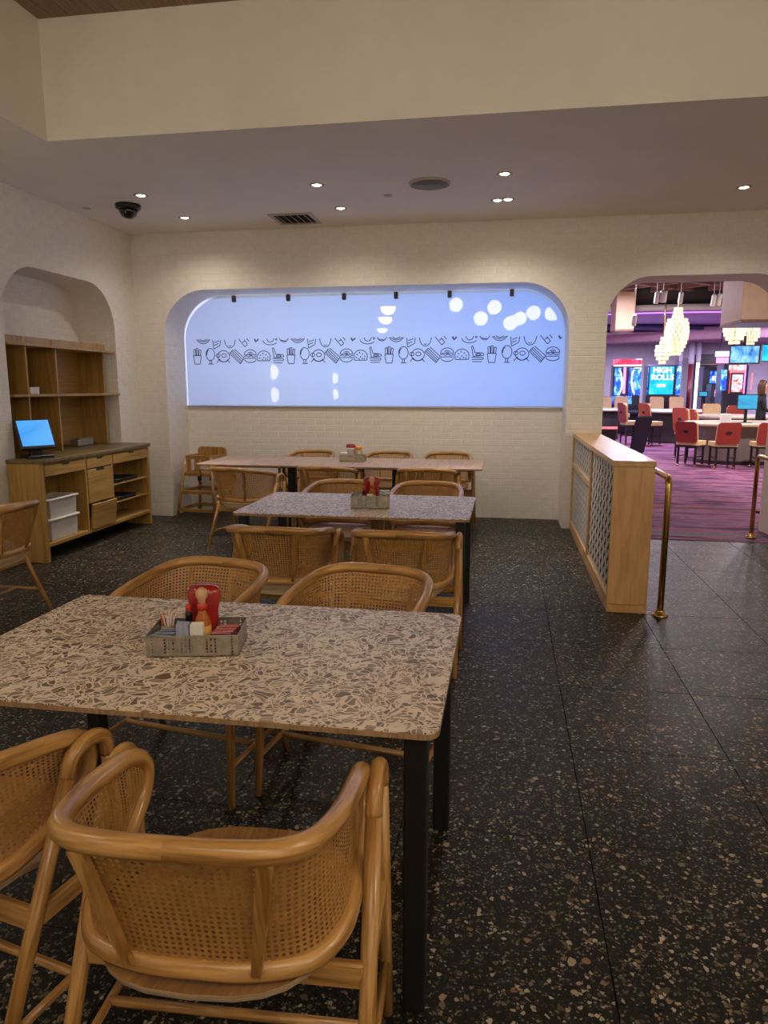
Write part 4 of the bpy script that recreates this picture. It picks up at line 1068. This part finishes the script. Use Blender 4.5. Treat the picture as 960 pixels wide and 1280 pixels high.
# coffered wood ceiling: field and diagonal beams
cf = struct(MB().box((8.0, 14.2, 4.13), (16.4, 11.0, 0.06)).build('ceiling_hall', M['coffertop']))
for k in range(-9, 10):
    for s in (-1, 1):
        cx = 6.0 + k * 1.35
        MB().box((cx, 14.6, 3.975), (0.09, 14.0, 0.25), Matrix.Rotation(s * R_(48), 3, 'Z')).build('coffer_beam', M['coffer'], cf)
struct(MB().box((8.0, 26.5, 4.62), (16.4, 10.5, 0.06)).build('ceiling_hall_far', M['hallwall']))
struct(MB().add([(0.5, 25.0, 3.28), (16, 25.0, 3.28), (16, 31.4, 3.28), (0.5, 31.4, 3.28)], [[3, 2, 1, 0]]).build('ceiling_hall_low', M['pinksoffit'], None, False))
def ring(name, cx, cy, r, z0, z1, mat, a0=-150, a1=-30, th=.12, kind=True):
    mb = MB(); n = 40; V = []
    for k in range(n + 1):
        a = R_(a0 + (a1 - a0) * k / n); c, s_ = math.cos(a), math.sin(a)
        V += [(cx + r * c, cy + r * s_, z0), (cx + r * c, cy + r * s_, z1), (cx + (r - th) * c, cy + (r - th) * s_, z1), (cx + (r - th) * c, cy + (r - th) * s_, z0)]
    F = [[k * 4 + i, (k + 1) * 4 + i, (k + 1) * 4 + (i + 1) % 4, k * 4 + (i + 1) % 4] for k in range(n) for i in range(4)]
    o = mb.add(V, F, None, True).build(name, mat)
    return struct(o) if kind else o
ring('trim_1', 4.6, 29.0, 9.0, 3.62, 4.6, M['blackband'])
ring('trim_2', 4.6, 29.0, 9.05, 3.47, 3.62, M['whiteband'])
ring('trim_3', 4.6, 29.0, 8.9, 3.46, 3.49, M['purpleband'], th=4.2)
ring('trim_4', 3.4, 30.5, 6.6, 3.30, 3.50, M['navyband'])
ring('trim_5', 3.4, 30.5, 6.7, 3.50, 3.58, M['whiteband'])
ring('trim_6', 3.4, 30.5, 6.45, 3.585, 3.60, M['cove'], th=.08)
ring('trim_7', 9.0, 31.5, 7.6, 3.02, 3.40, M['pinksoffit'])
ring('trim_8', 4.6, 29.0, 8.75, 3.43, 3.455, M['cove'], th=.08)

def bulkhead(u0, u1, v0, v1, Y, dep, label, mat='creambox', lit=False):
    a, b = at_y(u0, v1, Y), at_y(u1, v0, Y)
    t = thing('hanging_bulkhead', label, 'bulkhead', ((a.x + b.x) / 2, Y + dep / 2, a.z), 0)
    w_, h_ = b.x - a.x, max(b.z, 4.09) - a.z
    MB().box((0, 0, h_ / 2), (w_, dep, h_), bev=.01).build('box_body', M[mat], t)
    MB().box((0, 0, -.02), (w_ * 1.02, dep * 1.02, .04), bev=.005).build('bottom_trim', M['coffer'], t)
bulkhead(769, 794, 383, 412, 19.2, .9, 'cream bulkhead box hanging left of the chandeliers')
bulkhead(926, 1010, 352, 400, 13.2, 1.2, 'large tan bulkhead at the upper right of the archway')

def chandelier(u, v0, v1, wpx, Y, label):
    top, bot = at_y(u, v0, Y), at_y(u, v1, Y); H = top.z - bot.z; Rr = wpx / FPX * Y / 2
    t = thing('crystal_chandelier', label, 'chandelier', (top.x, Y, bot.z), 0, 'crystal chandeliers')
    n = max(7, int(H / .075)); prof = []
    for k in range(n):
        f = k / (n - 1); r = Rr * (0.28 + 0.72 * math.sin(PI * min(1, (f * .95 + .04)) ) ** .8) if f < .8 else Rr * (0.45 - (f - .8) * .6)
        prof.append((f, max(.05, r)))
    for k, (f, r) in enumerate(prof):
        z = H * f * .96; m = max(8, int(r * 60)); hh = H / n * .82
        mb = MB()
        for i in range(m):
            a = 2 * PI * (i + .5 * (k % 2)) / m; wv = 2 * PI * r / m * .40
            mb.box((r * math.cos(a), r * math.sin(a), z + hh / 2), (.012, wv * 2, hh), Matrix.Rotation(a, 3, 'Z'))
        tag(mb.build('crystal_tier', M['crystal'], t, False), kind='stuff')
    MB().tube([(0, 0, 0), (0, 0, 4.09 - bot.z)], .015, 6).build('stem', M['brass'], t)
chandelier(848, 386, 444, 26, 17.5, 'tall crystal chandelier in the middle of the archway')
chandelier(829.5, 424, 455, 17, 18.6, 'small crystal chandelier lower left of the tall one')
chandelier(921, 388, 430, 26, 16.8, 'crystal chandelier partly behind the tan bulkhead')
chandelier(940, 404, 431, 18, 17.8, 'short crystal chandelier above the hanging television')
def spotlight(u, v, Y, label, r=.11):
    p = at_y(u, v, Y); t = thing('ceiling_spotlight', label, 'spotlight', (p.x, Y, p.z), 0, 'hall spotlights')
    MB().lathe([(r * .7, .12), (r, .10), (r, -.12), (r * .85, -.13), (r * .8, -.10)], n=16, rot=Matrix.Rotation(R_(25), 3, 'X')).build('housing', M['whiteband'], t)
    MB().lathe([(r * .78, -.115), (r * .3, -.125)], n=14, rot=Matrix.Rotation(R_(25), 3, 'X')).build('lens', M['bulb'], t)
    MB().tube([(0, 0, .1), (0, 0, 4.09 - p.z)], .008, 6).build('stem', M['whiteband'], t)
for u, v, lab in ((829, 370, 'largest white spotlight under the coffered ceiling'), (821, 372, 'spotlight just left of the largest white one'), (851, 372, 'spotlight above the tall chandelier'),
                  (892, 375, 'left spotlight of the row before the tan bulkhead'), (899, 374, 'second spotlight of the row before the tan bulkhead'), (909, 378, 'third spotlight of the row before the tan bulkhead'), (793, 400, 'spotlight hanging in front of the cream bulkhead')):
    spotlight(u, v, 17.0, lab, .08 if u == 829 else .05)

struct(MB().box((8.0, RY1, ZH + .001), (14.5, .16, .006)).build('trim_9', plain('rust_carpet_border', (0.13, 0.028, 0.022), 0.9)))
# casino seating
def casino_chair():
    t = thing('casino_chair', 'x', 'chair')
    bk = rounded(-.235, .235, .52, .98, .07, 5)
    for v in range(1): pass
    MB().prism(bk, -.25, -.20, lambda u, v, d: Vector((u, d - (v - .5) * .18, v))).build('back_shell', M['red'], t)
    MB().prism(rounded(-.225, .225, .53, .97, .07, 5), -.20, -.145, lambda u, v, d: Vector((u, d - (v - .5) * .18, v))).build('back_pad', M['cream'], t)
    MB().prism(rounded(-.06, .06, .73, .79, .028, 5), -.256, -.248, lambda u, v, d: Vector((u, d - (v - .5) * .18, v))).build('hand_hole', M['dark'], t)
    MB().prism(rounded(-.245, .245, -.235, .24, .06, 5), .47, .56, XYZ).build('seat_cushion', M['cream'], t)
    MB().prism(rounded(-.235, .235, -.225, .23, .06, 5), .43, .469, XYZ).build('seat_base', M['darkleg'], t)
    for sx in (-1, 1):
        for sy in (-1, 1):
            l = MB().box((sx * .19, sy * .185, .235), (.04, .04, .39), bev=.004).build('leg', M['darkleg'], t)
            MB().lathe([(.022, 0.0), (.03, .012), (.03, .03), (.022, .04)], (sx * .19, sy * .185, 0), 10).build('brass_foot', M['brass'], l)
    for sx in (-1, 1): MB().box((sx * .19, 0, .22), (.022, .35, .022)).build('footrest', M['darkleg'], t)
    return t
cc = casino_chair(); first = [True]
def seat(u, v, Y, rz, label, sc_=1.0, tall=1.0):
    p = at_y(u, v, Y); loc = (p.x, Y, ZH)
    if first[0]:
        first[0] = False; o = cc; o.location = loc; o.rotation_euler = (0, 0, rz); o['label'] = label; o['group'] = 'red casino chairs'
    else: o = dup(cc, loc, rz, label, 'red casino chairs')
    o.scale = (sc_, sc_, sc_ * tall)
seat(905, 540, 16.3, R_(4), 'rust-red chair with its back to us at the nearest gaming table')
seat(865, 540, 16.6, R_(-38), 'rust-red chair turned sideways left of the nearest gaming table')
seat(957, 540, 16.4, R_(0), 'rust-red chair at the right picture edge of the archway')
seat(862, 520, 18.4, R_(-60), 'tan and red chair behind the sideways chair', 1.0, 1.25)
seat(876, 520, 18.9, R_(-70), 'second tan and red chair behind the sideways chair', 1.0, 1.2)
seat(893, 510, 20.9, R_(180), 'chair with cream pad facing us across the gaming tables', 1.0, 1.3)
seat(788, 520, 22.6, R_(-75), 'left high red stool by the dark gaming table', 1.0, 1.28)
seat(815, 520, 22.3, R_(-65), 'right high red stool by the dark gaming table', 1.0, 1.28)
seat(778, 500, 27.0, R_(180), 'cream-padded chair in front of the red-topped slot machine', 1.05, 1.35)
seat(757, 500, 27.0, R_(180), 'cream-padded chair at the left edge of the archway', 1.05, 1.35)
seat(823, 500, 27.0, R_(180), 'left cream-padded chair in front of the cyan sign', 1.05, 1.35)
seat(848, 500, 27.0, R_(180), 'right cream-padded chair in front of the cyan sign', 1.05, 1.35)
seat(917, 500, 21.2, R_(0), 'red chair between the dealer screen and the pink slot machine', 1.0, 1.25)
# dark swivel chair behind the divider
def swivel(u, Y, rz, label):
    p = at_y(u, 530, Y); t = thing('swivel_chair', label, 'chair', (p.x, Y, ZH), rz, 'navy swivel chairs')
    prof = catmull([(-.12, .62), (-.20, .66), (-.235, .80), (-.25, .95), (-.31, 1.16)], 4)if False else None
    pts = [(.22, .60), (-.10, .58), (-.19, .64), (-.235, .80), (-.27, .98), (-.33, 1.22), (-.37, 1.20), (-.31, .96), (-.28, .78), (-.24, .58), (-.12, .51), (.20, .53)]
    MB().prism(pts, -.19, .19, lambda a, b, d: Vector((d * (.75 + .35 * max(0, b - .5)), a, b))).build('seat_shell', M['navy'], t)
    MB().tube([(0, 0, .03), (0, 0, .54)], .035, 10).build('post', M['darkleg'], t)
    MB().lathe([(.25, 0), (.25, .02), (.05, .05), (.04, .06)], n=20).build('base', M['darkleg'], t)
swivel(786, 13.2, R_(38), 'dark navy swivel chair just beyond the maple divider')
swivel(758, 15.0, R_(-90), 'dark swivel chair at the left edge of the archway')
# gaming tables
def gaming_table(u, Y, rx, ry, label, body, h=.92):
    p = at_y(u, 530, Y); t = thing('gaming_table', label, 'gaming table', (p.x, Y + ry, ZH), 0, 'gaming tables')
    el = [(rx * math.cos(2 * PI * k / 36), ry * math.sin(2 * PI * k / 36)) for k in range(36)]
    MB().prism(el, h - .05, h - .012, XYZ).build('playing_surface', M['felt'], t)
    MB().tube([Vector((a * 1.0, b * 1.0, h - .025)) for a, b in el], .045, 8, True).build('padded_rim', M['rim'], t)
    MB().prism([(a * .78, b * .78) for a, b in el], .02, h - .06, XYZ).build('table_body', body, t)
    MB().prism([(a * .82, b * .82) for a, b in el], 0.0, .08, XYZ).build('kick_plate', M['darkleg'], t)
    return t
gaming_table(938, 16.75, 1.15, .75, 'nearest gaming table with taupe body and cream rim', M['tbody'])
gaming_table(862, 23.0, 1.30, .9, 'dark-bodied gaming table in the middle distance', M['tbodyd'], 1.0)
gaming_table(928, 19.2, 1.0, .75, 'grey-topped gaming table behind the nearest one', M['tbodyd'], .98)
gaming_table(752, 24.5, .8, .7, 'dark gaming table at the left edge of the archway', M['tbodyd'], 1.0)
p = at_y(757, 531, 14.2); t = thing('low_counter', 'dark counter with a red-lit edge left of the swivel chair', 'counter', (p.x - .3, 14.3, ZH))
MB().box((0, 0, .48), (.95, .5, .90), bev=.01).build('counter_body', M['tbodyd'], t); MB().box((0, -.25, .955), (1.0, .03, .04), bev=.004).build('light_strip', M['glowpink'], t)
# slot machines and signs
def panel(name, u0, u1, v0, v1, Y, mat, parent, base, th=.04, lean=0):
    a, b = at_y(u0, v1, Y), at_y(u1, v0, Y)
    return MB().box(((a.x + b.x) / 2 - base[0], Y - base[1], (a.z + b.z) / 2 - base[2]), (b.x - a.x, th, b.z - a.z), bev=.008).build(name, mat, parent)
def slot(label, u0, u1, Y, vtop, pieces, dep=.7, body='slotbody'):
    a, b = at_y(u0, vtop, Y), at_y(u1, vtop, Y); base = ((a.x + b.x) / 2, Y, ZH)
    t = thing('slot_machine', label, 'slot machine', base, 0, 'slot machines'); W_, H_ = b.x - a.x, a.z - ZH
    MB().box((0, dep / 2 + .03, H_ / 2), (W_ * .96, dep, H_), bev=.03).build('cabinet_body', M[body], t)
    MB().box((0, -.12, .82), (W_ * .9, .34, .10), Matrix.Rotation(R_(12), 3, 'X'), bev=.02).build('button_deck', M[body], t)
    for nm, p0, p1, q0, q1, mt, dy in pieces: panel(nm, p0, p1, q0, q1, Y - dy, M[mt], t, base)
    return t, base
t, base = slot('tall slot machine with red topper and twin blue displays', 767, 803, 28.0, 456, [('topper', 766, 803, 449, 457, 'scrred', .05), ('topper_light', 767, 802, 456, 458, 'glowwhite', .06), ('left_display', 767, 777, 460, 494, 'scrblue', .0), ('center_column', 778, 783, 459, 492, 'glowmag', .03), ('right_display', 785, 802, 460, 494, 'scrblue', .0), ('base_display', 764, 790, 495, 505, 'scrblue', .02)])
for sgn_, um in ((1, 773), (-1, 794)):
    pts = [at_y(um + sgn_ * 4.5 * math.cos(a), 477 - 15 * math.sin(a), 27.93) - Vector(base) for a in [R_(-75 + 15 * q) for q in range(11)]]
    MB().tube(pts, .025, 6).build('arc_light', M['glowwhite'], t)
t, base = slot('wide cyan slot sign with white lettering', 809, 853, 28.2, 456, [('display', 811, 843, 458, 493, 'scrcyan', .02), ('side_display', 844, 852, 457, 494, 'scrblue', .0), ('side_display', 808, 811, 459, 494, 'scrblue', .0)])
def lettering(txt, u, v, Y, size, parent, base):
    cu = bpy.data.curves.new('lettering', 'FONT'); cu.body = txt; cu.size = size; cu.align_x = 'CENTER'; cu.extrude = .006; cu.offset = .006
    tmp = bpy.data.objects.new('tmp_text', cu); C.objects.link(tmp); bpy.context.view_layer.update()
    me = bpy.data.meshes.new_from_object(tmp.evaluated_get(bpy.context.evaluated_depsgraph_get())); bpy.data.objects.remove(tmp, do_unlink=True)
    me.materials.clear(); me.materials.append(M['lettering'])
    o = bpy.data.objects.new('lettering', me); C.objects.link(o); o.parent = parent; p = at_y(u, v, Y)
    o.location = (p.x - base[0], Y - base[1], p.z - base[2]); o.rotation_euler = (PI / 2, 0, 0)
lettering('HIGH', 828, 465.8, 28.14, .275, t, base); lettering('ROLLS', 828, 474.6, 28.14, .275, t, base)
panel('emblem', 821, 832, 480, 484, 28.12, M['scrpink'], t, base)
slot('pink-lit slot machine below the hanging television', 905, 938, 22.0, 455, [('upper_display', 911, 933, 456, 463, 'scrpink', .02), ('side_light', 911, 914, 456, 492, 'glowpink', .04), ('side_light', 930, 932, 456, 492, 'glowmag', .04), ('main_display', 914, 929, 468, 490, 'scrpink', .03), ('middle_bar', 912, 932, 463, 466, 'glowpink', .05), ('left_panel', 900, 909, 462, 488, 'scrblue', .0), ('curved_light', 938, 941, 466, 487, 'glowpink', .02)])
slot('small slot machine with a dark blue display among the columns', 880, 898, 27.5, 458, [('display', 887, 899, 464, 479, 'scrblue', .02), ('display_heart', 890, 895, 470, 476, 'scrpink', .05)])
slot('distant slot machine with slanted pink light', 890, 905, 26.0, 480, [('display', 893, 902, 487, 496, 'scrpink', .03)])
p = at_y(902, 440, 20.0); t = thing('neon_sign', 'pink and white lit sign beside the hanging television', 'sign', (p.x, 20, p.z))
panel('upper_lamp', 894, 913, 439, 446, 20.0, M['glowwhite'], t, (p.x, 20, p.z)); panel('lower_lamp', 895, 914, 447, 454, 20.0, M['glowmag'], t, (p.x, 20, p.z)); panel('backing', 893, 915, 438, 455, 20.06, M['slotbody'], t, (p.x, 20, p.z))
MB().tube([(0, .06, .1), (0, .06, 4.09 - p.z)], .02, 6).build('stem', M['slotbody'], t)
p = at_y(931, 443, 17.2); base = (p.x, 17.2, p.z); t = thing('television', 'large flat television hanging above the gaming tables', 'television', base)
panel('casing', 911, 951, 431, 455, 17.26, M['blackplastic'], t, base, .08); panel('screen', 912.5, 949.5, 432.5, 453.5, 17.2, M['scrtv'], t, base, .01); MB().tube([(0, .06, .2), (0, .06, 4.09 - p.z)], .03, 8).build('pole', M['slotbody'], t)
p = at_y(962, 440, 18.5); base = (p.x, 18.5, p.z); t = thing('wall_display', 'cyan display at the upper right edge of the archway', 'display', base)
panel('casing', 951, 985, 430, 452, 18.56, M['slotbody'], t, base, .08); panel('screen', 952, 984, 431, 451, 18.5, M['scrcyan'], t, base, .01); MB().tube([(0, .06, .2), (0, .06, 4.09 - p.z)], .03, 8).build('pole', M['slotbody'], t)
# dealer screens
def desk_screen(u0, u1, v0, v1, Y, zf, label):
    a, b = at_y(u0, v1, Y), at_y(u1, v0, Y); base = ((a.x + b.x) / 2, Y, zf); t = thing('dealer_screen', label, 'monitor', base, 0, 'dealer monitors')
    panel('casing', u0 - 1, u1 + 1, v0 - 1, v1 + 1, Y + .045, M['blackplastic'], t, base, .05); panel('screen', u0, u1, v0, v1, Y, M['scrpos'], t, base, .01)
    MB().box((0, .08, (a.z - zf) / 2), (.06, .05, max(.05, a.z - zf)), bev=.005).build('stand', M['blackplastic'], t); MB().box((0, .06, .01), (.26, .2, .02), bev=.005).build('foot', M['blackplastic'], t)
desk_screen(922, 947.5, 494, 511, 17.35, ZH + .91, 'dealer monitor with blue display on the nearest gaming table')
desk_screen(874, 884, 490, 495, 24.4, ZH + 1.026, 'small blue monitor on the dark gaming table')
o = MB().box((0, 0, .11), (.22, .12, .22), bev=.02).box((0, -.062, .11), (.16, .01, .10), bev=.003).build('card_shuffler', M['whiteband']); p = at_y(907, 522, 17.1); o.location = (p.x, 17.1, ZH + .91); tag(o, 'pale card shuffler on the nearest gaming table', 'shuffler')
# columns and decor on the far wall
for u, wpx, v0, mt, lab in ((864, 5, 452, 'redcol', 'dark red column against the far hall wall'), (851, 3.5, 450, 'glowcol', 'violet-lit column right of the cyan sign'), (873, 4, 450, 'glowwhite', 'white-lit column right of the dark red one')):
    if mt == 'redcol': mm = plain('dark_red_column', (0.16, 0.008, 0.02), 0.4)
    elif mt == 'glowcol': mm = plain('violet_column', (0.42, 0.30, 0.60), 0.5)
    else: mm = M[mt]
    p = at_y(u, v0, 30.0); t = thing('hall_column', lab, 'column', (p.x, 30.0, ZH)); r = wpx / FPX * 30 / 2
    MB().lathe([(r, 0.12), (r, p.z - ZH - .1)], n=16).build('shaft', mm, t); MB().lathe([(r * 1.4, 0), (r * 1.4, .1), (r, .12)], n=16).build('plinth', M['brass'], t); MB().lathe([(r, p.z - ZH - .1), (r * 1.3, p.z - ZH), (r * 1.3, 3.26 - ZH)], n=16).build('capital', M['hallwall'], t)
p = at_y(886, 470, 30.6); t = thing('back_bar', 'dark back bar with shelves against the far hall wall', 'back bar', (p.x, 30.6, ZH))
MB().box((0, 0, 1.5), (1.1, .3, 3.0), bev=.02).build('bar_case', M['tbodyd'], t)
for k in range(5): MB().box((0, -.2, 1.2 + .35 * k), (1.05, .12, .03)).build('shelf', M['coffer'], t)
# person at the right edge, standing behind the nearest table
def person(x, y, z0, rz):
    t = thing('person', 'person with brown hair in black clothes behind the nearest gaming table', 'person', (x, y, z0), rz)
    J = {'pel': (0, 0, .96, .14), 'wst': (0, .0, 1.12, .125), 'chs': (0, .01, 1.34, .145), 'nck': (0, .01, 1.52, .055), 'hd0': (0, .035, 1.62, .072), 'hd1': (0, .03, 1.74, .088), 'hd2': (0, .02, 1.82, .05)}
    E_ = [('pel', 'wst'), ('wst', 'chs'), ('chs', 'nck'), ('nck', 'hd0'), ('hd0', 'hd1'), ('hd1', 'hd2')]
    for s, n in ((-1, 'l'), (1, 'r')):
        J.update({n + 'sh': (s * .19, 0, 1.44, .062), n + 'el': (s * .25, .06, 1.17, .045), n + 'wr': (s * .17, .30, 1.13, .030), n + 'hn': (s * .15, .38, 1.13, .034),
                  n + 'hp': (s * .10, 0, .90, .095), n + 'kn': (s * .11, .02, .50, .062), n + 'an': (s * .12, -.02, .09, .040), n + 'to': (s * .14, .16, .035, .035)})
        E_ += [('chs', n + 'sh'), (n + 'sh', n + 'el'), (n + 'el', n + 'wr'), (n + 'wr', n + 'hn'), ('pel', n + 'hp'), (n + 'hp', n + 'kn'), (n + 'kn', n + 'an'), (n + 'an', n + 'to')]
        for q in range(5):
            dx = (-.034 + .017 * q); J[n + 'f%d' % q] = (s * .15 + dx, .44 + (.03 if q in (1, 2, 3) else .012), 1.125, .009); J[n + 'g%d' % q] = (s * .15 + dx * 1.2, .465 + (.04 if q in (1, 2, 3) else .015), 1.105, .008)
            E_ += [(n + 'hn', n + 'f%d' % q), (n + 'f%d' % q, n + 'g%d' % q)]
    names = list(J); me = bpy.data.meshes.new('body'); me.from_pydata([J[k][:3] for k in names], [(names.index(a), names.index(b)) for a, b in E_], [])
    o = bpy.data.objects.new('tmp_body', me); C.objects.link(o); md = o.modifiers.new('skin', 'SKIN'); o.modifiers.new('sub', 'SUBSURF').levels = 1
    for k, n in enumerate(names): sv = me.skin_vertices[0].data[k]; sv.radius = (J[n][3],) * 2; sv.use_root = (n == 'pel')
    bpy.context.view_layer.update()
    m2 = bpy.data.meshes.new_from_object(o.evaluated_get(bpy.context.evaluated_depsgraph_get())); bpy.data.objects.remove(o, do_unlink=True)
    m2.materials.clear(); m2.materials.append(M['cloth']); m2.materials.append(M['skin'])
    for pgn in m2.polygons:
        c = pgn.center; pgn.use_smooth = True; pgn.material_index = 1 if (c.z > 1.54 or (c.y > .30 and c.z > 1.0)) else 0
    b = bpy.data.objects.new('body', m2); C.objects.link(b); b.parent = t
    hm = MB(); V = []
    prof = [(.062, 1.50), (.095, 1.56), (.108, 1.66), (.110, 1.76), (.095, 1.84), (.05, 1.885), (.002, 1.89)]
    hm.lathe(prof, (0, -.012, 0), 18)
    for v in hm.v:
        if v.y > .045 and v.z < 1.80: v.y = .045 - .3 * (v.y - .045)
    hm.build('hair', M['hair'], t)
    for sx in (-1, 1):
        MB().lathe([(.001, -.010), (.009, -.006), (.012, 0), (.009, .006), (.001, .010)], (sx * .032, .112, 1.725), 10).build('eye', M['dark'], t)
    MB().lathe([(.017, 0), (.013, .02), (.007, .045), (.002, .05)], (0, .118, 1.675), 8).build('nose', M['skin'], t)
    MB().box((0, .108, 1.645), (.045, .012, .010), bev=.003).build('mouth', M['redband'], t)
p = at_y(957, 490, 18.35)
person(p.x, 18.55, ZH - .02 + .02, R_(-100))
